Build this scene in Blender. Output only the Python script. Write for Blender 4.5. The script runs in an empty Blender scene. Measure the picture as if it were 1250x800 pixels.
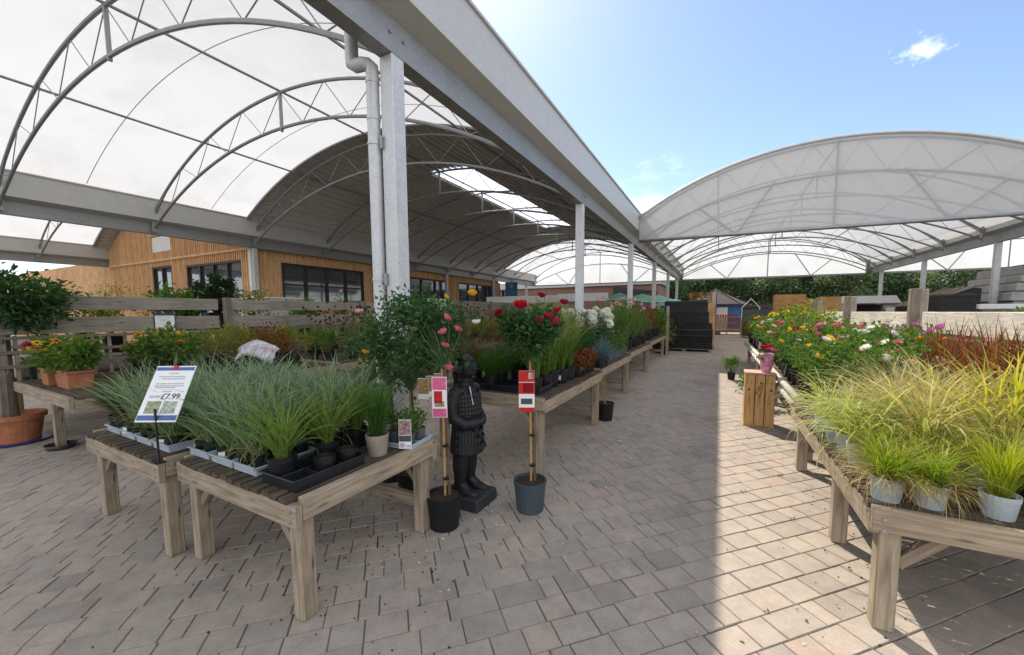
import bpy, math, random
import numpy as np
from mathutils import Vector, Matrix
R = math.radians
PI = math.pi
rnd = random.Random(7)
rng = np.random.default_rng(11)
scene = bpy.context.scene
COL = scene.collection

# ------------------------------------------------------------------ materials
MATS = {}
def _new(name):
    m = bpy.data.materials.new(name); m.use_nodes = True
    nt = m.node_tree; nt.nodes.clear()
    out = nt.nodes.new('ShaderNodeOutputMaterial')
    MATS[name] = m
    return m, nt, out
def N(nt, kind, **kw):
    n = nt.nodes.new(kind)
    for k, v in kw.items():
        if k in n.inputs: n.inputs[k].default_value = v
        else: setattr(n, k, v)
    return n
def mixcol(nt, fac, a, b, blend='MIX'):
    n = nt.nodes.new('ShaderNodeMix'); n.data_type = 'RGBA'; n.blend_type = blend
    for sock, v in ((n.inputs[0], fac), (n.inputs[6], a), (n.inputs[7], b)):
        if isinstance(v, bpy.types.NodeSocket): nt.links.new(v, sock)
        elif isinstance(v, (int, float)): sock.default_value = v
        else: sock.default_value = (*v[:3], 1)
    return n.outputs[2]
def ramp(nt, src, stops):
    n = nt.nodes.new('ShaderNodeValToRGB'); e = n.color_ramp.elements
    while len(e) < len(stops): e.new(0.5)
    for el, (p, c) in zip(e, stops):
        el.position = p; el.color = (*c, 1) if len(c) == 3 else c
    nt.links.new(src, n.inputs[0]); return n.outputs[0]
def g3(v): return (v, v, v)

def solid(name, col, rough=.6, metal=0., var=.15, scale=6., bump=.0, bscale=60., spec=.4, col2=None, coords='Object'):
    """plain paint/plastic/metal with noise mottling and optional bump"""
    if name in MATS: return MATS[name]
    m, nt, out = _new(name)
    p = N(nt, 'ShaderNodeBsdfPrincipled', Roughness=rough, Metallic=metal)
    p.inputs['Specular IOR Level'].default_value = spec
    tc = N(nt, 'ShaderNodeTexCoord')
    nz = N(nt, 'ShaderNodeTexNoise', Scale=scale, Detail=5., Roughness=.65)
    nt.links.new(tc.outputs[coords], nz.inputs['Vector'])
    lo = tuple(c*(1-var) for c in col); hi = col2 or tuple(min(1, c*(1+var)) for c in col)
    c = ramp(nt, nz.outputs['Fac'], [(.3, lo), (.7, hi)])
    nt.links.new(c, p.inputs['Base Color'])
    if bump:
        n2 = N(nt, 'ShaderNodeTexNoise', Scale=bscale, Detail=4.)
        nt.links.new(tc.outputs[coords], n2.inputs['Vector'])
        b = N(nt, 'ShaderNodeBump', Strength=bump, Distance=.01)
        nt.links.new(n2.outputs['Fac'], b.inputs['Height']); nt.links.new(b.outputs[0], p.inputs['Normal'])
    nt.links.new(p.outputs[0], out.inputs[0])
    return m

def timber(name, col, col2, rough=.8, grain=1., island=.35, knots=True, deep=.55):
    """sawn boards: grain runs along u of the board's UV, tone differs board to board"""
    if name in MATS: return MATS[name]
    m, nt, out = _new(name)
    p = N(nt, 'ShaderNodeBsdfPrincipled', Roughness=rough)
    p.inputs['Specular IOR Level'].default_value = .2
    uv = N(nt, 'ShaderNodeUVMap')
    geo = N(nt, 'ShaderNodeNewGeometry')
    add = N(nt, 'ShaderNodeVectorMath', operation='MULTIPLY_ADD')
    nt.links.new(geo.outputs['Random Per Island'], add.inputs[0]); add.inputs[1].default_value = (37, 91, 0)
    nt.links.new(uv.outputs[0], add.inputs[2])
    mp = N(nt, 'ShaderNodeMapping'); mp.inputs['Scale'].default_value = (1.6, 26, 1)
    nt.links.new(add.outputs[0], mp.inputs[0])
    nz = N(nt, 'ShaderNodeTexNoise', Scale=1.6, Detail=7., Roughness=.7, Distortion=.6)
    nt.links.new(mp.outputs[0], nz.inputs['Vector'])
    big = N(nt, 'ShaderNodeTexNoise', Scale=2.2, Detail=3.)
    nt.links.new(add.outputs[0], big.inputs['Vector'])
    c = ramp(nt, nz.outputs['Fac'], [(.28, tuple(x*deep for x in col)), (.5, col), (.75, col2)])
    c = mixcol(nt, .5, c, ramp(nt, big.outputs['Fac'], [(.3, g3(.55)), (.7, g3(1.25))]), 'MULTIPLY')
    c = mixcol(nt, island, c, ramp(nt, geo.outputs['Random Per Island'], [(0, g3(.5)), (1, g3(1.35))]), 'MULTIPLY')
    if knots:
        mk = N(nt, 'ShaderNodeMapping'); mk.inputs['Scale'].default_value = (2.2, 9, 1)
        nt.links.new(add.outputs[0], mk.inputs[0])
        v = N(nt, 'ShaderNodeTexVoronoi', Scale=1.2)
        nt.links.new(mk.outputs[0], v.inputs['Vector'])
        k = ramp(nt, v.outputs['Distance'], [(.05, g3(.35)), (.13, g3(1))])
        c = mixcol(nt, .75, c, k, 'MULTIPLY')
    nt.links.new(c, p.inputs['Base Color'])
    mc = N(nt, 'ShaderNodeMapping'); mc.inputs['Scale'].default_value = (.9, 34, 1); nt.links.new(add.outputs[0], mc.inputs[0])
    nc = N(nt, 'ShaderNodeTexNoise', Scale=1.3, Detail=2., Distortion=.3); nt.links.new(mc.outputs[0], nc.inputs['Vector'])
    c = mixcol(nt, .8 if knots else 0., c, ramp(nt, nc.outputs['Fac'], [(.28, g3(.3)), (.33, g3(1))]), 'MULTIPLY')
    b = N(nt, 'ShaderNodeBump', Strength=.35*grain, Distance=.006)
    nt.links.new(nz.outputs['Fac'], b.inputs['Height']); nt.links.new(b.outputs[0], p.inputs['Normal'])
    nt.links.new(p.outputs[0], out.inputs[0])
    return m

def leafmat(name, a, b, trans=.4, stripe=None, tip=None, rough=.45, third=None):
    """leaves/blades: hue differs leaf to leaf; light shines through; stripe = (colour) pale margins; tip = dry tips"""
    if name in MATS: return MATS[name]
    m, nt, out = _new(name)
    geo = N(nt, 'ShaderNodeNewGeometry')
    st = [(0, a), (.75, b), (1, third)] if third else [(0, a), (1, b)]
    c = ramp(nt, geo.outputs['Random Per Island'], st)
    if stripe or tip:
        uv = N(nt, 'ShaderNodeUVMap'); sp = N(nt, 'ShaderNodeSeparateXYZ')
        nt.links.new(uv.outputs[0], sp.inputs[0])
        if stripe:
            f = ramp(nt, sp.outputs[0], [(.0, g3(1)), (.18, g3(1)), (.27, g3(0)), (.73, g3(0)), (.82, g3(1)), (1, g3(1))])
            c = mixcol(nt, f, c, stripe)
        if tip:
            f = ramp(nt, sp.outputs[1], [(.55, g3(0)), (1, g3(.9))])
            c = mixcol(nt, f, c, tip)
    p = N(nt, 'ShaderNodeBsdfPrincipled', Roughness=rough)
    p.inputs['Specular IOR Level'].default_value = .3
    nt.links.new(c, p.inputs['Base Color'])
    t = N(nt, 'ShaderNodeBsdfTranslucent')
    hs = N(nt, 'ShaderNodeHueSaturation', Saturation=1.15, Value=1.25)
    nt.links.new(c, hs.inputs['Color']); nt.links.new(hs.outputs[0], t.inputs[0])
    mx = N(nt, 'ShaderNodeMixShader', Fac=trans)
    nt.links.new(p.outputs[0], mx.inputs[1]); nt.links.new(t.outputs[0], mx.inputs[2])
    nt.links.new(mx.outputs[0], out.inputs[0])
    return m

def membrane(name, clear=.12, tcol=.82, dcol=.75, tr=.72):
    m, nt, out = _new(name)
    tc = N(nt, 'ShaderNodeTexCoord'); nz = N(nt, 'ShaderNodeTexNoise', Scale=.7, Detail=6., Roughness=.7)
    nt.links.new(tc.outputs['Object'], nz.inputs['Vector'])
    c1 = ramp(nt, nz.outputs['Fac'], [(.25, (tcol*.84, tcol*.85, tcol*.84)), (.5, (tcol*.97, tcol*.97, tcol*.97)), (.75, (tcol, tcol, tcol))])
    t = N(nt, 'ShaderNodeBsdfTranslucent'); nt.links.new(c1, t.inputs[0])
    d = N(nt, 'ShaderNodeBsdfPrincipled', Roughness=.45); d.inputs['Base Color'].default_value = (dcol, dcol, dcol*1.01, 1)
    m1 = N(nt, 'ShaderNodeMixShader', Fac=tr)
    nt.links.new(d.outputs[0], m1.inputs[1]); nt.links.new(t.outputs[0], m1.inputs[2])
    tp = N(nt, 'ShaderNodeBsdfTransparent'); m2 = N(nt, 'ShaderNodeMixShader', Fac=clear)
    nt.links.new(m1.outputs[0], m2.inputs[1]); nt.links.new(tp.outputs[0], m2.inputs[2])
    nt.links.new(m2.outputs[0], out.inputs[0])
    return m

def paver_mat():
    m, nt, out = _new('concrete_paver')
    at = N(nt, 'ShaderNodeAttribute', attribute_name='tone')
    tc = N(nt, 'ShaderNodeTexCoord')
    c = ramp(nt, at.outputs['Fac'], [(0, (.295, .253, .214)), (.35, (.352, .299, .25)), (.7, (.376, .315, .258)), (1, (.388, .304, .246))])
    n1 = N(nt, 'ShaderNodeTexNoise', Scale=170., Detail=3., Roughness=.8); nt.links.new(tc.outputs['Object'], n1.inputs['Vector'])
    n2 = N(nt, 'ShaderNodeTexNoise', Scale=.9, Detail=6., Roughness=.7); nt.links.new(tc.outputs['Object'], n2.inputs['Vector'])
    n3 = N(nt, 'ShaderNodeTexNoise', Scale=9., Detail=5., Roughness=.7); nt.links.new(tc.outputs['Object'], n3.inputs['Vector'])
    c = mixcol(nt, .65, c, ramp(nt, n1.outputs['Fac'], [(.3, g3(.6)), (.5, g3(1)), (.72, g3(1.4))]), 'MULTIPLY')
    c = mixcol(nt, .6, c, ramp(nt, n2.outputs['Fac'], [(.28, g3(.55)), (.45, g3(.95)), (.7, g3(1.15))]), 'MULTIPLY')
    c = mixcol(nt, .5, c, ramp(nt, n3.outputs['Fac'], [(.3, g3(.7)), (.6, g3(1.12))]), 'MULTIPLY')
    p = N(nt, 'ShaderNodeBsdfPrincipled', Roughness=.85); p.inputs['Specular IOR Level'].default_value = .25
    nt.links.new(c, p.inputs['Base Color'])
    b = N(nt, 'ShaderNodeBump', Strength=.4, Distance=.004); nt.links.new(n1.outputs['Fac'], b.inputs['Height'])
    nt.links.new(b.outputs[0], p.inputs['Normal'])
    nt.links.new(p.outputs[0], out.inputs[0]); return m

def galv(name, a=.42, b=.62, rough=.42, metal=.75):
    """galvanised steel: spangled zinc"""
    m, nt, out = _new(name)
    tc = N(nt, 'ShaderNodeTexCoord')
    v = N(nt, 'ShaderNodeTexVoronoi', Scale=55.); nt.links.new(tc.outputs['Object'], v.inputs['Vector'])
    nz = N(nt, 'ShaderNodeTexNoise', Scale=5., Detail=6., Roughness=.7); nt.links.new(tc.outputs['Object'], nz.inputs['Vector'])
    c = ramp(nt, v.outputs['Color'], [(0, (a, a*1.02, a*1.04)), (1, (b, b*1.01, b*1.02))])
    c = mixcol(nt, .6, c, ramp(nt, nz.outputs['Fac'], [(.3, g3(.75)), (.7, g3(1.1))]), 'MULTIPLY')
    p = N(nt, 'ShaderNodeBsdfPrincipled', Roughness=rough, Metallic=metal)
    nt.links.new(c, p.inputs['Base Color'])
    rr = ramp(nt, nz.outputs['Fac'], [(.3, g3(rough-.08)), (.7, g3(rough+.15))]); nt.links.new(rr, p.inputs['Roughness'])
    nt.links.new(p.outputs[0], out.inputs[0]); return m

def glassmat():
    m, nt, out = _new('window_glass')
    p = N(nt, 'ShaderNodeBsdfPrincipled', Roughness=.05, Metallic=.75); p.inputs['Base Color'].default_value = (.2, .22, .24, 1)
    p.inputs['Specular IOR Level'].default_value = .9
    nt.links.new(p.outputs[0], out.inputs[0]); return m

def brickmat():
    m, nt, out = _new('red_brick')
    tc = N(nt, 'ShaderNodeTexCoord'); mp = N(nt, 'ShaderNodeMapping'); mp.inputs['Rotation'].default_value = (R(90), 0, 0)
    nt.links.new(tc.outputs['Object'], mp.inputs[0])
    b = N(nt, 'ShaderNodeTexBrick', Scale=4.); b.inputs['Color1'].default_value = (.3, .12, .08, 1); b.inputs['Color2'].default_value = (.22, .1, .07, 1)
    b.inputs['Mortar'].default_value = (.3, .27, .24, 1); nt.links.new(mp.outputs[0], b.inputs['Vector'])
    p = N(nt, 'ShaderNodeBsdfPrincipled', Roughness=.9); nt.links.new(b.outputs[0], p.inputs['Base Color'])
    nt.links.new(p.outputs[0], out.inputs[0]); return m

M_PAVER = paver_mat()
M_JOINT = solid('joint_dirt', (.05, .042, .03), .95, var=.5, scale=1.6, col2=(.2, .17, .125))
M_GROUND = solid('far_tarmac', (.2, .18, .16), .9, var=.2, scale=1.2)
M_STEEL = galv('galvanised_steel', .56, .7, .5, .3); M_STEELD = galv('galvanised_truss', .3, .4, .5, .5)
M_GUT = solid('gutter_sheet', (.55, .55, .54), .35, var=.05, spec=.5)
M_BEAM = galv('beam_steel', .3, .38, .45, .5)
M_CORR = solid('corrugated_sheet', (.78, .75, .72), .5, var=.08, scale=2)
M_MEMB = membrane('canopy_membrane', .02, .49); M_GABLE = membrane('gable_membrane', .13, .62, .62, .5); M_FGAB = membrane('far_gable_membrane', .1, .85, .8, .8); M_SKYL = membrane('skylight_sheet', .2, .85)
M_OLD = timber('weathered_timber', (.31, .245, .175), (.48, .41, .32))
M_POST = timber('shaded_post_timber', (.2, .165, .12), (.32, .28, .22))  # front fence posts: shade put into the timber colour
M_OLDG = timber('greyed_timber', (.3, .265, .22), (.45, .41, .36))
M_SLAT = timber('dark_slat_timber', (.1, .075, .055), (.2, .155, .115))
M_PALE = timber('bleached_timber', (.55, .5, .42), (.72, .68, .6))
M_CRATE = timber('crate_timber', (.5, .29, .12), (.64, .41, .2), island=.25)
M_CEDAR = timber('cedar_cladding', (.78, .5, .27), (.85, .6, .36), island=.25, knots=False, deep=.85)
M_PLY = timber('plywood_cladding', (.66, .38, .18), (.74, .46, .25), island=.2, knots=False, deep=.8)
M_BROWN = solid('window_frame_brown', (.05, .035, .03), .5)
M_GLASS = glassmat(); M_BRICK = brickmat()
M_BLKPOT = solid('black_pot_plastic', (.008, .0085, .01), .45, var=.3)
M_GREYPOT = solid('grey_pot_plastic', (.09, .1, .11), .5)
M_BLUEPOT = solid('blue_grey_pot', (.05, .075, .09), .5)
M_PALEPOT = solid('pale_pot_plastic', (.42, .49, .52), .5)
M_TAUPE = solid('taupe_pot_plastic', (.3, .26, .21), .55)
M_TERRA = solid('terracotta', (.4, .15, .075), .85, var=.25, scale=9)
M_TRAY = solid('light_grey_tray', (.42, .48, .54), .45, var=.06)
M_BLKTRAY = solid('black_tray', (.015, .016, .02), .35)
M_SOIL = solid('potting_soil', (.035, .022, .014), .95, var=.6, scale=60, bump=.6, bscale=150)
M_STATUE = solid('black_cast_stone', (.0075, .008, .0095), .5, var=.4, scale=14, bump=.35, bscale=90)
def worn(m, amt):
    """raised edges rubbed paler"""
    nt = m.node_tree; p = next(n for n in nt.nodes if n.type == 'BSDF_PRINCIPLED'); src = p.inputs['Base Color'].links[0].from_socket
    geo = N(nt, 'ShaderNodeNewGeometry'); f = ramp(nt, geo.outputs['Pointiness'], [(.5, g3(0)), (.56, g3(1))])
    nt.links.new(mixcol(nt, f, src, amt), p.inputs['Base Color'])
worn(M_STATUE, (.03, .031, .034))
M_WHITE = solid('white_card', (.8, .8, .78), .5, var=.03)
M_SIGNBLUE = solid('sign_blue', (.06, .12, .32), .4, var=.05)
M_NAVY = solid('sign_navy', (.02, .04, .1), .4, var=.05)
M_INK = solid('print_ink', (.06, .07, .1), .5, var=.05); M_INK2 = solid('pale_print', (.4, .42, .45), .5, var=.05)
M_RED = solid('label_red', (.5, .015, .015), .4, var=.15); M_PINK = solid('label_pink', (.65, .12, .25), .4, var=.25, scale=25)
M_PHOTO = solid('label_photo_green', (.08, .2, .04), .4, var=.7, scale=70, col2=(.5, .5, .3))
M_PHOTO2 = solid('label_photo_orange', (.3, .1, .04), .4, var=.6, scale=70, col2=(.6, .4, .2))
M_PHOTO3 = solid('label_photo_plum', (.18, .02, .07), .4, var=.7, scale=60, col2=(.6, .4, .42))
M_BLACKM = solid('black_metal', (.02, .02, .02), .4, .3)
M_CANE = solid('bamboo_cane', (.45, .27, .09), .5, var=.25, scale=20)
M_BARK = solid('bark', (.12, .085, .06), .9, var=.4, scale=30, bump=.6, bscale=60)
M_GSTEM = solid('green_stem', (.1, .16, .05), .6, var=.2)
M_BSTEM = solid('brown_stem', (.13, .09, .04), .7, var=.25)
M_WRAP = solid('black_stretch_wrap', (.004, .004, .005), .4, var=.3, scale=4, spec=.35)
M_DARKNET = solid('dark_trellis', (.09, .075, .06), .9)

# ------------------------------------------------------------------ mesh building
class MB:
    def __init__(s): s.v = []; s.f = []; s.m = []; s.uv = []; s.n = 0; s.mats = []
    def slot(s, mat):
        if mat not in s.mats: s.mats.append(mat)
        return s.mats.index(mat)
    def add(s, verts, faces, mat, uvs=None):
        k = s.slot(mat); b = s.n
        s.v.extend(tuple(map(float, p)) for p in verts); s.n += len(verts)
        for i, f in enumerate(faces):
            s.f.append(tuple(b+j for j in f)); s.m.append(k)
            s.uv.extend(uvs[i] if uvs else [(0., 0.)]*len(f))
    def box(s, c, size, mat, rot=None, taper=1.):
        """box centred at c; UV u runs along the longest side in metres"""
        sx, sy, sz = (x/2 for x in size)
        P = [Vector((x*sx*(taper if z > 0 else 1), y*sy*(taper if z > 0 else 1), z*sz)) for z in (-1, 1) for y in (-1, 1) for x in (-1, 1)]
        F = [(0, 2, 3, 1), (4, 5, 7, 6), (0, 1, 5, 4), (2, 6, 7, 3), (0, 4, 6, 2), (1, 3, 7, 5)]
        ax = max(range(3), key=lambda i: size[i]); ot = [i for i in range(3) if i != ax]
        U = []
        for fi, f in enumerate(F):
            nrm = (2, 2, 1, 1, 0, 0)[fi]
            va = ot[1] if nrm == ot[0] else ot[0]
            ua = ax if nrm != ax else ot[1]
            U.append([(P[j][ua], P[j][va]+fi*.31) for j in f])
        Q = [(rot @ p if rot else p)+Vector(c) for p in P]
        s.add(Q, F, mat, U)
    def bar(s, a, b, w, h, mat, roll=0.):
        """rectangular bar from a to b"""
        a, b = Vector(a), Vector(b); d = b-a; L = d.length
        q = d.to_track_quat('X', 'Z').to_matrix()
        if roll: q = q @ Matrix.Rotation(roll, 3, 'X')
        s.box((a+b)/2, (L, w, h), mat, q)
    def tube(s, pts, r, mat, n=8, caps=True):
        pts = [Vector(p) for p in pts]; rs = r if isinstance(r, (list, tuple)) else [r]*len(pts)
        V = []; F = []; U = []; up = None; acc = 0
        for i, p in enumerate(pts):
            d = (pts[min(i+1, len(pts)-1)]-pts[max(i-1, 0)]).normalized()
            if up is None: up = d.orthogonal().normalized()
            up = (up-d*up.dot(d)).normalized(); sd = d.cross(up)
            for k in range(n):
                a = 2*PI*k/n; V.append(p+(up*math.cos(a)+sd*math.sin(a))*rs[i])
        for i in range(len(pts)-1):
            l = (pts[i+1]-pts[i]).length
            for k in range(n):
                k2 = (k+1) % n; F.append((i*n+k, i*n+k2, (i+1)*n+k2, (i+1)*n+k))
                U.append([(acc, k*.05), (acc, k*.05+.05), (acc+l, k*.05+.05), (acc+l, k*.05)])
            acc += l
        if caps:
            F.append(tuple(range(n))[::-1]); F.append(tuple((len(pts)-1)*n+k for k in range(n)))
            U += [[(0, 0)]*n, [(0, 0)]*n]
        s.add(V, F, mat, U)
    def lathe(s, prof, mat, n=20, c=(0, 0, 0), sq=(1, 1), cap=True):
        V = []; F = []
        for r, z in prof:
            for k in range(n):
                a = 2*PI*k/n; V.append((c[0]+r*sq[0]*math.cos(a), c[1]+r*sq[1]*math.sin(a), c[2]+z))
        for i in range(len(prof)-1):
            for k in range(n):
                k2 = (k+1) % n; F.append((i*n+k, i*n+k2, (i+1)*n+k2, (i+1)*n+k))
        if cap: F.append(tuple(range(n))[::-1]); F.append(tuple((len(prof)-1)*n+k for k in range(n)))
        s.add(V, F, mat)
    def prism(s, poly, y0, y1, mat, axis='Y'):
        """polygon in (x,z) pushed along y"""
        n = len(poly)
        V = [(x, y0, z) for x, z in poly]+[(x, y1, z) for x, z in poly]
        if axis == 'X': V = [(y, x, z) for x, y, z in V]
        F = [tuple(range(n)), tuple(range(2*n-1, n-1, -1))]+[(i, n+i, n+(i+1) % n, (i+1) % n) for i in range(n)]
        s.add(V, F, mat)
    def build(s, name, parent=None, smooth=False, bevel=0., loc=None):
        me = bpy.data.meshes.new(name); me.from_pydata(s.v, [], s.f)
        for mt in s.mats: me.materials.append(mt)
        me.polygons.foreach_set('material_index', s.m)
        ul = me.uv_layers.new(name='UVMap'); ul.data.foreach_set('uv', [c for p in s.uv for c in p])
        me.polygons.foreach_set('use_smooth', [bool(smooth)]*len(s.f))
        me.update()
        o = bpy.data.objects.new(name, me); COL.objects.link(o)
        if parent: o.parent = parent
        if loc: o.location = loc
        if bevel:
            b = o.modifiers.new('bevel', 'BEVEL'); b.width = bevel; b.segments = 1; b.limit_method = 'ANGLE'
        return o
def npmesh(name, V, F, mats, mi=None, uv=None, parent=None, smooth=False):
    """fast mesh from numpy arrays: F is (n,4) or (n,3)"""
    me = bpy.data.meshes.new(name); nf, k = F.shape
    me.vertices.add(len(V)); me.vertices.foreach_set('co', np.ascontiguousarray(V, dtype=np.float32).ravel())
    me.loops.add(nf*k); me.loops.foreach_set('vertex_index', np.ascontiguousarray(F, dtype=np.int32).ravel())
    me.polygons.add(nf); me.polygons.foreach_set('loop_start', np.arange(0, nf*k, k, dtype=np.int32))
    for m in mats: me.materials.append(m)
    if mi is not None: me.polygons.foreach_set('material_index', np.ascontiguousarray(mi, dtype=np.int32))
    if uv is not None:
        ul = me.uv_layers.new(name='UVMap'); ul.data.foreach_set('uv', np.ascontiguousarray(uv, dtype=np.float32).ravel())
    me.polygons.foreach_set('use_smooth', np.full(nf, bool(smooth)))
    me.update(); me.validate()
    o = bpy.data.objects.new(name, me); COL.objects.link(o)
    if parent: o.parent = parent
    return o

# ------------------------------------------------------------------ scene-tree helpers
def tag(o, label, cat, group=None, kind=None):
    if label: o['label'] = label
    if cat: o['category'] = cat
    if group: o['group'] = group
    if kind: o['kind'] = kind
    return o
def thing(name, loc, label, cat, group=None, rz=0.):
    o = bpy.data.objects.new(name, None); COL.objects.link(o); o.empty_display_size = .1
    o.location = loc; o.rotation_euler = (0, 0, rz)
    return tag(o, label, cat, group)
KIDS = {}
def kids(o):
    return [c for c in o.children]
def copy_tree(o, loc=None, rz=None, sc=None, label=None, group=None, parent=None):
    c = o.copy(); COL.objects.link(c)
    if parent: c.parent = parent
    if loc is not None: c.location = loc
    if rz is not None: c.rotation_euler = (0, 0, rz)
    if sc is not None: c.scale = (sc, sc, sc)
    if label: c['label'] = label
    if group: c['group'] = group
    for ch in kids(o): copy_tree(ch, parent=c)
    return c
def struct(o, label=None):
    o['kind'] = 'structure'
    return o
ORD = ['first', 'second', 'third', 'fourth', 'fifth', 'sixth', 'seventh', 'eighth', 'ninth', 'tenth', 'eleventh', 'twelfth', 'thirteenth', 'fourteenth',
       'fifteenth', 'sixteenth', 'seventeenth', 'eighteenth', 'nineteenth', 'twentieth', 'twenty-first', 'twenty-second', 'twenty-third', 'twenty-fourth', 'twenty-fifth', 'twenty-sixth', 'twenty-seventh', 'twenty-eighth', 'twenty-ninth', 'thirtieth']
EXPO = 1.0
CLOUDS_AND_FILL = [((.26, .873, .413), .066, 1.5, .33, 3.0, .8, (11, 11.2, 11.5)), ((-.156, .955, .25), .16, 2.2, .3, 8.0, .45, (11, 11, 11)), ((.35, -.85, .5), 1.0, 1.7, -.1, 4.0, .85, (7.6, 7.75, 8.1))]  # last entry: unseen cloud bank added behind the camera to fill the shade
# ------------------------------------------------------------------ camera, sun, sky
cam = bpy.data.cameras.new('camera'); camo = bpy.data.objects.new('camera', cam); COL.objects.link(camo)
yaw, pit, rol = R(28.36), R(4.76), R(-.357)
fw = Vector((-math.sin(yaw)*math.cos(pit), math.cos(yaw)*math.cos(pit), -math.sin(pit)))
rt = Vector((math.cos(yaw), math.sin(yaw), 0)); upv = rt.cross(fw)
r2 = math.cos(rol)*rt+math.sin(rol)*upv; u2 = r2.cross(fw)
mw = Matrix((r2, u2, -fw)).transposed().to_4x4(); mw.translation = (0, 0, 1.6)
camo.matrix_world = mw
cam.sensor_width = 36; cam.lens = 36*467.6/1250; cam.shift_y = 21/1250; cam.clip_end = 500; cam.clip_start = .05
scene.camera = camo
SUN_EL, SUN_AZ = R(50.3), R(-38.5)          # azimuth from +Y, negative to the left
sd = bpy.data.lights.new('sun', 'SUN'); sd.energy = 3.3; sd.angle = R(.53); sd.color = (1, .92, .8)
so = bpy.data.objects.new('sun', sd); COL.objects.link(so)
sdir = Vector((math.sin(SUN_AZ)*math.cos(SUN_EL), math.cos(SUN_AZ)*math.cos(SUN_EL), math.sin(SUN_EL)))
so.rotation_euler = (-sdir).to_track_quat('-Z', 'Y').to_euler(); so.location = (-10, 10, 30)
w = bpy.data.worlds.new('World'); scene.world = w; w.use_nodes = True
nt = w.node_tree; nt.nodes.clear()
out = nt.nodes.new('ShaderNodeOutputWorld'); bg = nt.nodes.new('ShaderNodeBackground'); bg.inputs[1].default_value = .1
sky = nt.nodes.new('ShaderNodeTexSky'); sky.sky_type = 'NISHITA'; sky.sun_disc = False
sky.sun_elevation = SUN_EL; sky.sun_rotation = SUN_AZ; sky.air_density = 1.0; sky.dust_density = .45; sky.ozone_density = 1.2
tc = nt.nodes.new('ShaderNodeTexCoord')
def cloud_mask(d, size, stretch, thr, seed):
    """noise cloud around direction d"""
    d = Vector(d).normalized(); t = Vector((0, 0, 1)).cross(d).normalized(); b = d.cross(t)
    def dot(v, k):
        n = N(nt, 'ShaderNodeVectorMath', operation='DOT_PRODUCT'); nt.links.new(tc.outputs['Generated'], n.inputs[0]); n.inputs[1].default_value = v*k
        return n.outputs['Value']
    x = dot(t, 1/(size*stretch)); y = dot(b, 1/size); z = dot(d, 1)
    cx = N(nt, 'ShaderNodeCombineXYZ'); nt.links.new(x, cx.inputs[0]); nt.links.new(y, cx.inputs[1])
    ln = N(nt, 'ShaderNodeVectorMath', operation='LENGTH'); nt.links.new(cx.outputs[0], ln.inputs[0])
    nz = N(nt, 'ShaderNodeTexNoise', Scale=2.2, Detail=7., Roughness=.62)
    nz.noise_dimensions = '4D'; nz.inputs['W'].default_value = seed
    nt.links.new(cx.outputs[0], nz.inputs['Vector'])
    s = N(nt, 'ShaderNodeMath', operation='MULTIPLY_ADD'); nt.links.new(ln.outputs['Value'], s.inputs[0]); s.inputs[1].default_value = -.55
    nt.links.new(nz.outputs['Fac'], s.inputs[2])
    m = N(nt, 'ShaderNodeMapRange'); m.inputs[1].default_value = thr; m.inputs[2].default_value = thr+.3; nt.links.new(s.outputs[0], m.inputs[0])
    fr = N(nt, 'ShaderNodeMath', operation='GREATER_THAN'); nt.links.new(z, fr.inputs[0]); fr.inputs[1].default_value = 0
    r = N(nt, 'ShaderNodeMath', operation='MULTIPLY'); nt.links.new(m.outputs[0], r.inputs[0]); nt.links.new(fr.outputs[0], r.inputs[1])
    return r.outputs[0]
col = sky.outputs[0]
for d, size, stc, thr, sdv, amt, cc in CLOUDS_AND_FILL:
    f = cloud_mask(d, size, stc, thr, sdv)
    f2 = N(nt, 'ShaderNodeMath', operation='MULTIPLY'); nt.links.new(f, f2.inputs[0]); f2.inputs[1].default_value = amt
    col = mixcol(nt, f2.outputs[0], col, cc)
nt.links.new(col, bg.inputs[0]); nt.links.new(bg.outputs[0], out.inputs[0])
scene.view_settings.view_transform = 'Standard'; scene.view_settings.look = 'None'; scene.view_settings.gamma = 1
scene.view_settings.exposure = EXPO
scene.render.engine = 'CYCLES'
cy = scene.cycles; cy.max_bounces = 9; cy.diffuse_bounces = 5; cy.glossy_bounces = 3; cy.transmission_bounces = 8; cy.transparent_max_bounces = 12
cy.use_denoising = True; cy.sample_clamp_indirect = 6; cy.caustics_reflective = False; cy.caustics_refractive = False
try:
    cy.denoiser = 'OPENIMAGEDENOISE'; cy.denoising_input_passes = 'RGB_ALBEDO_NORMAL'
except Exception: pass

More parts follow.
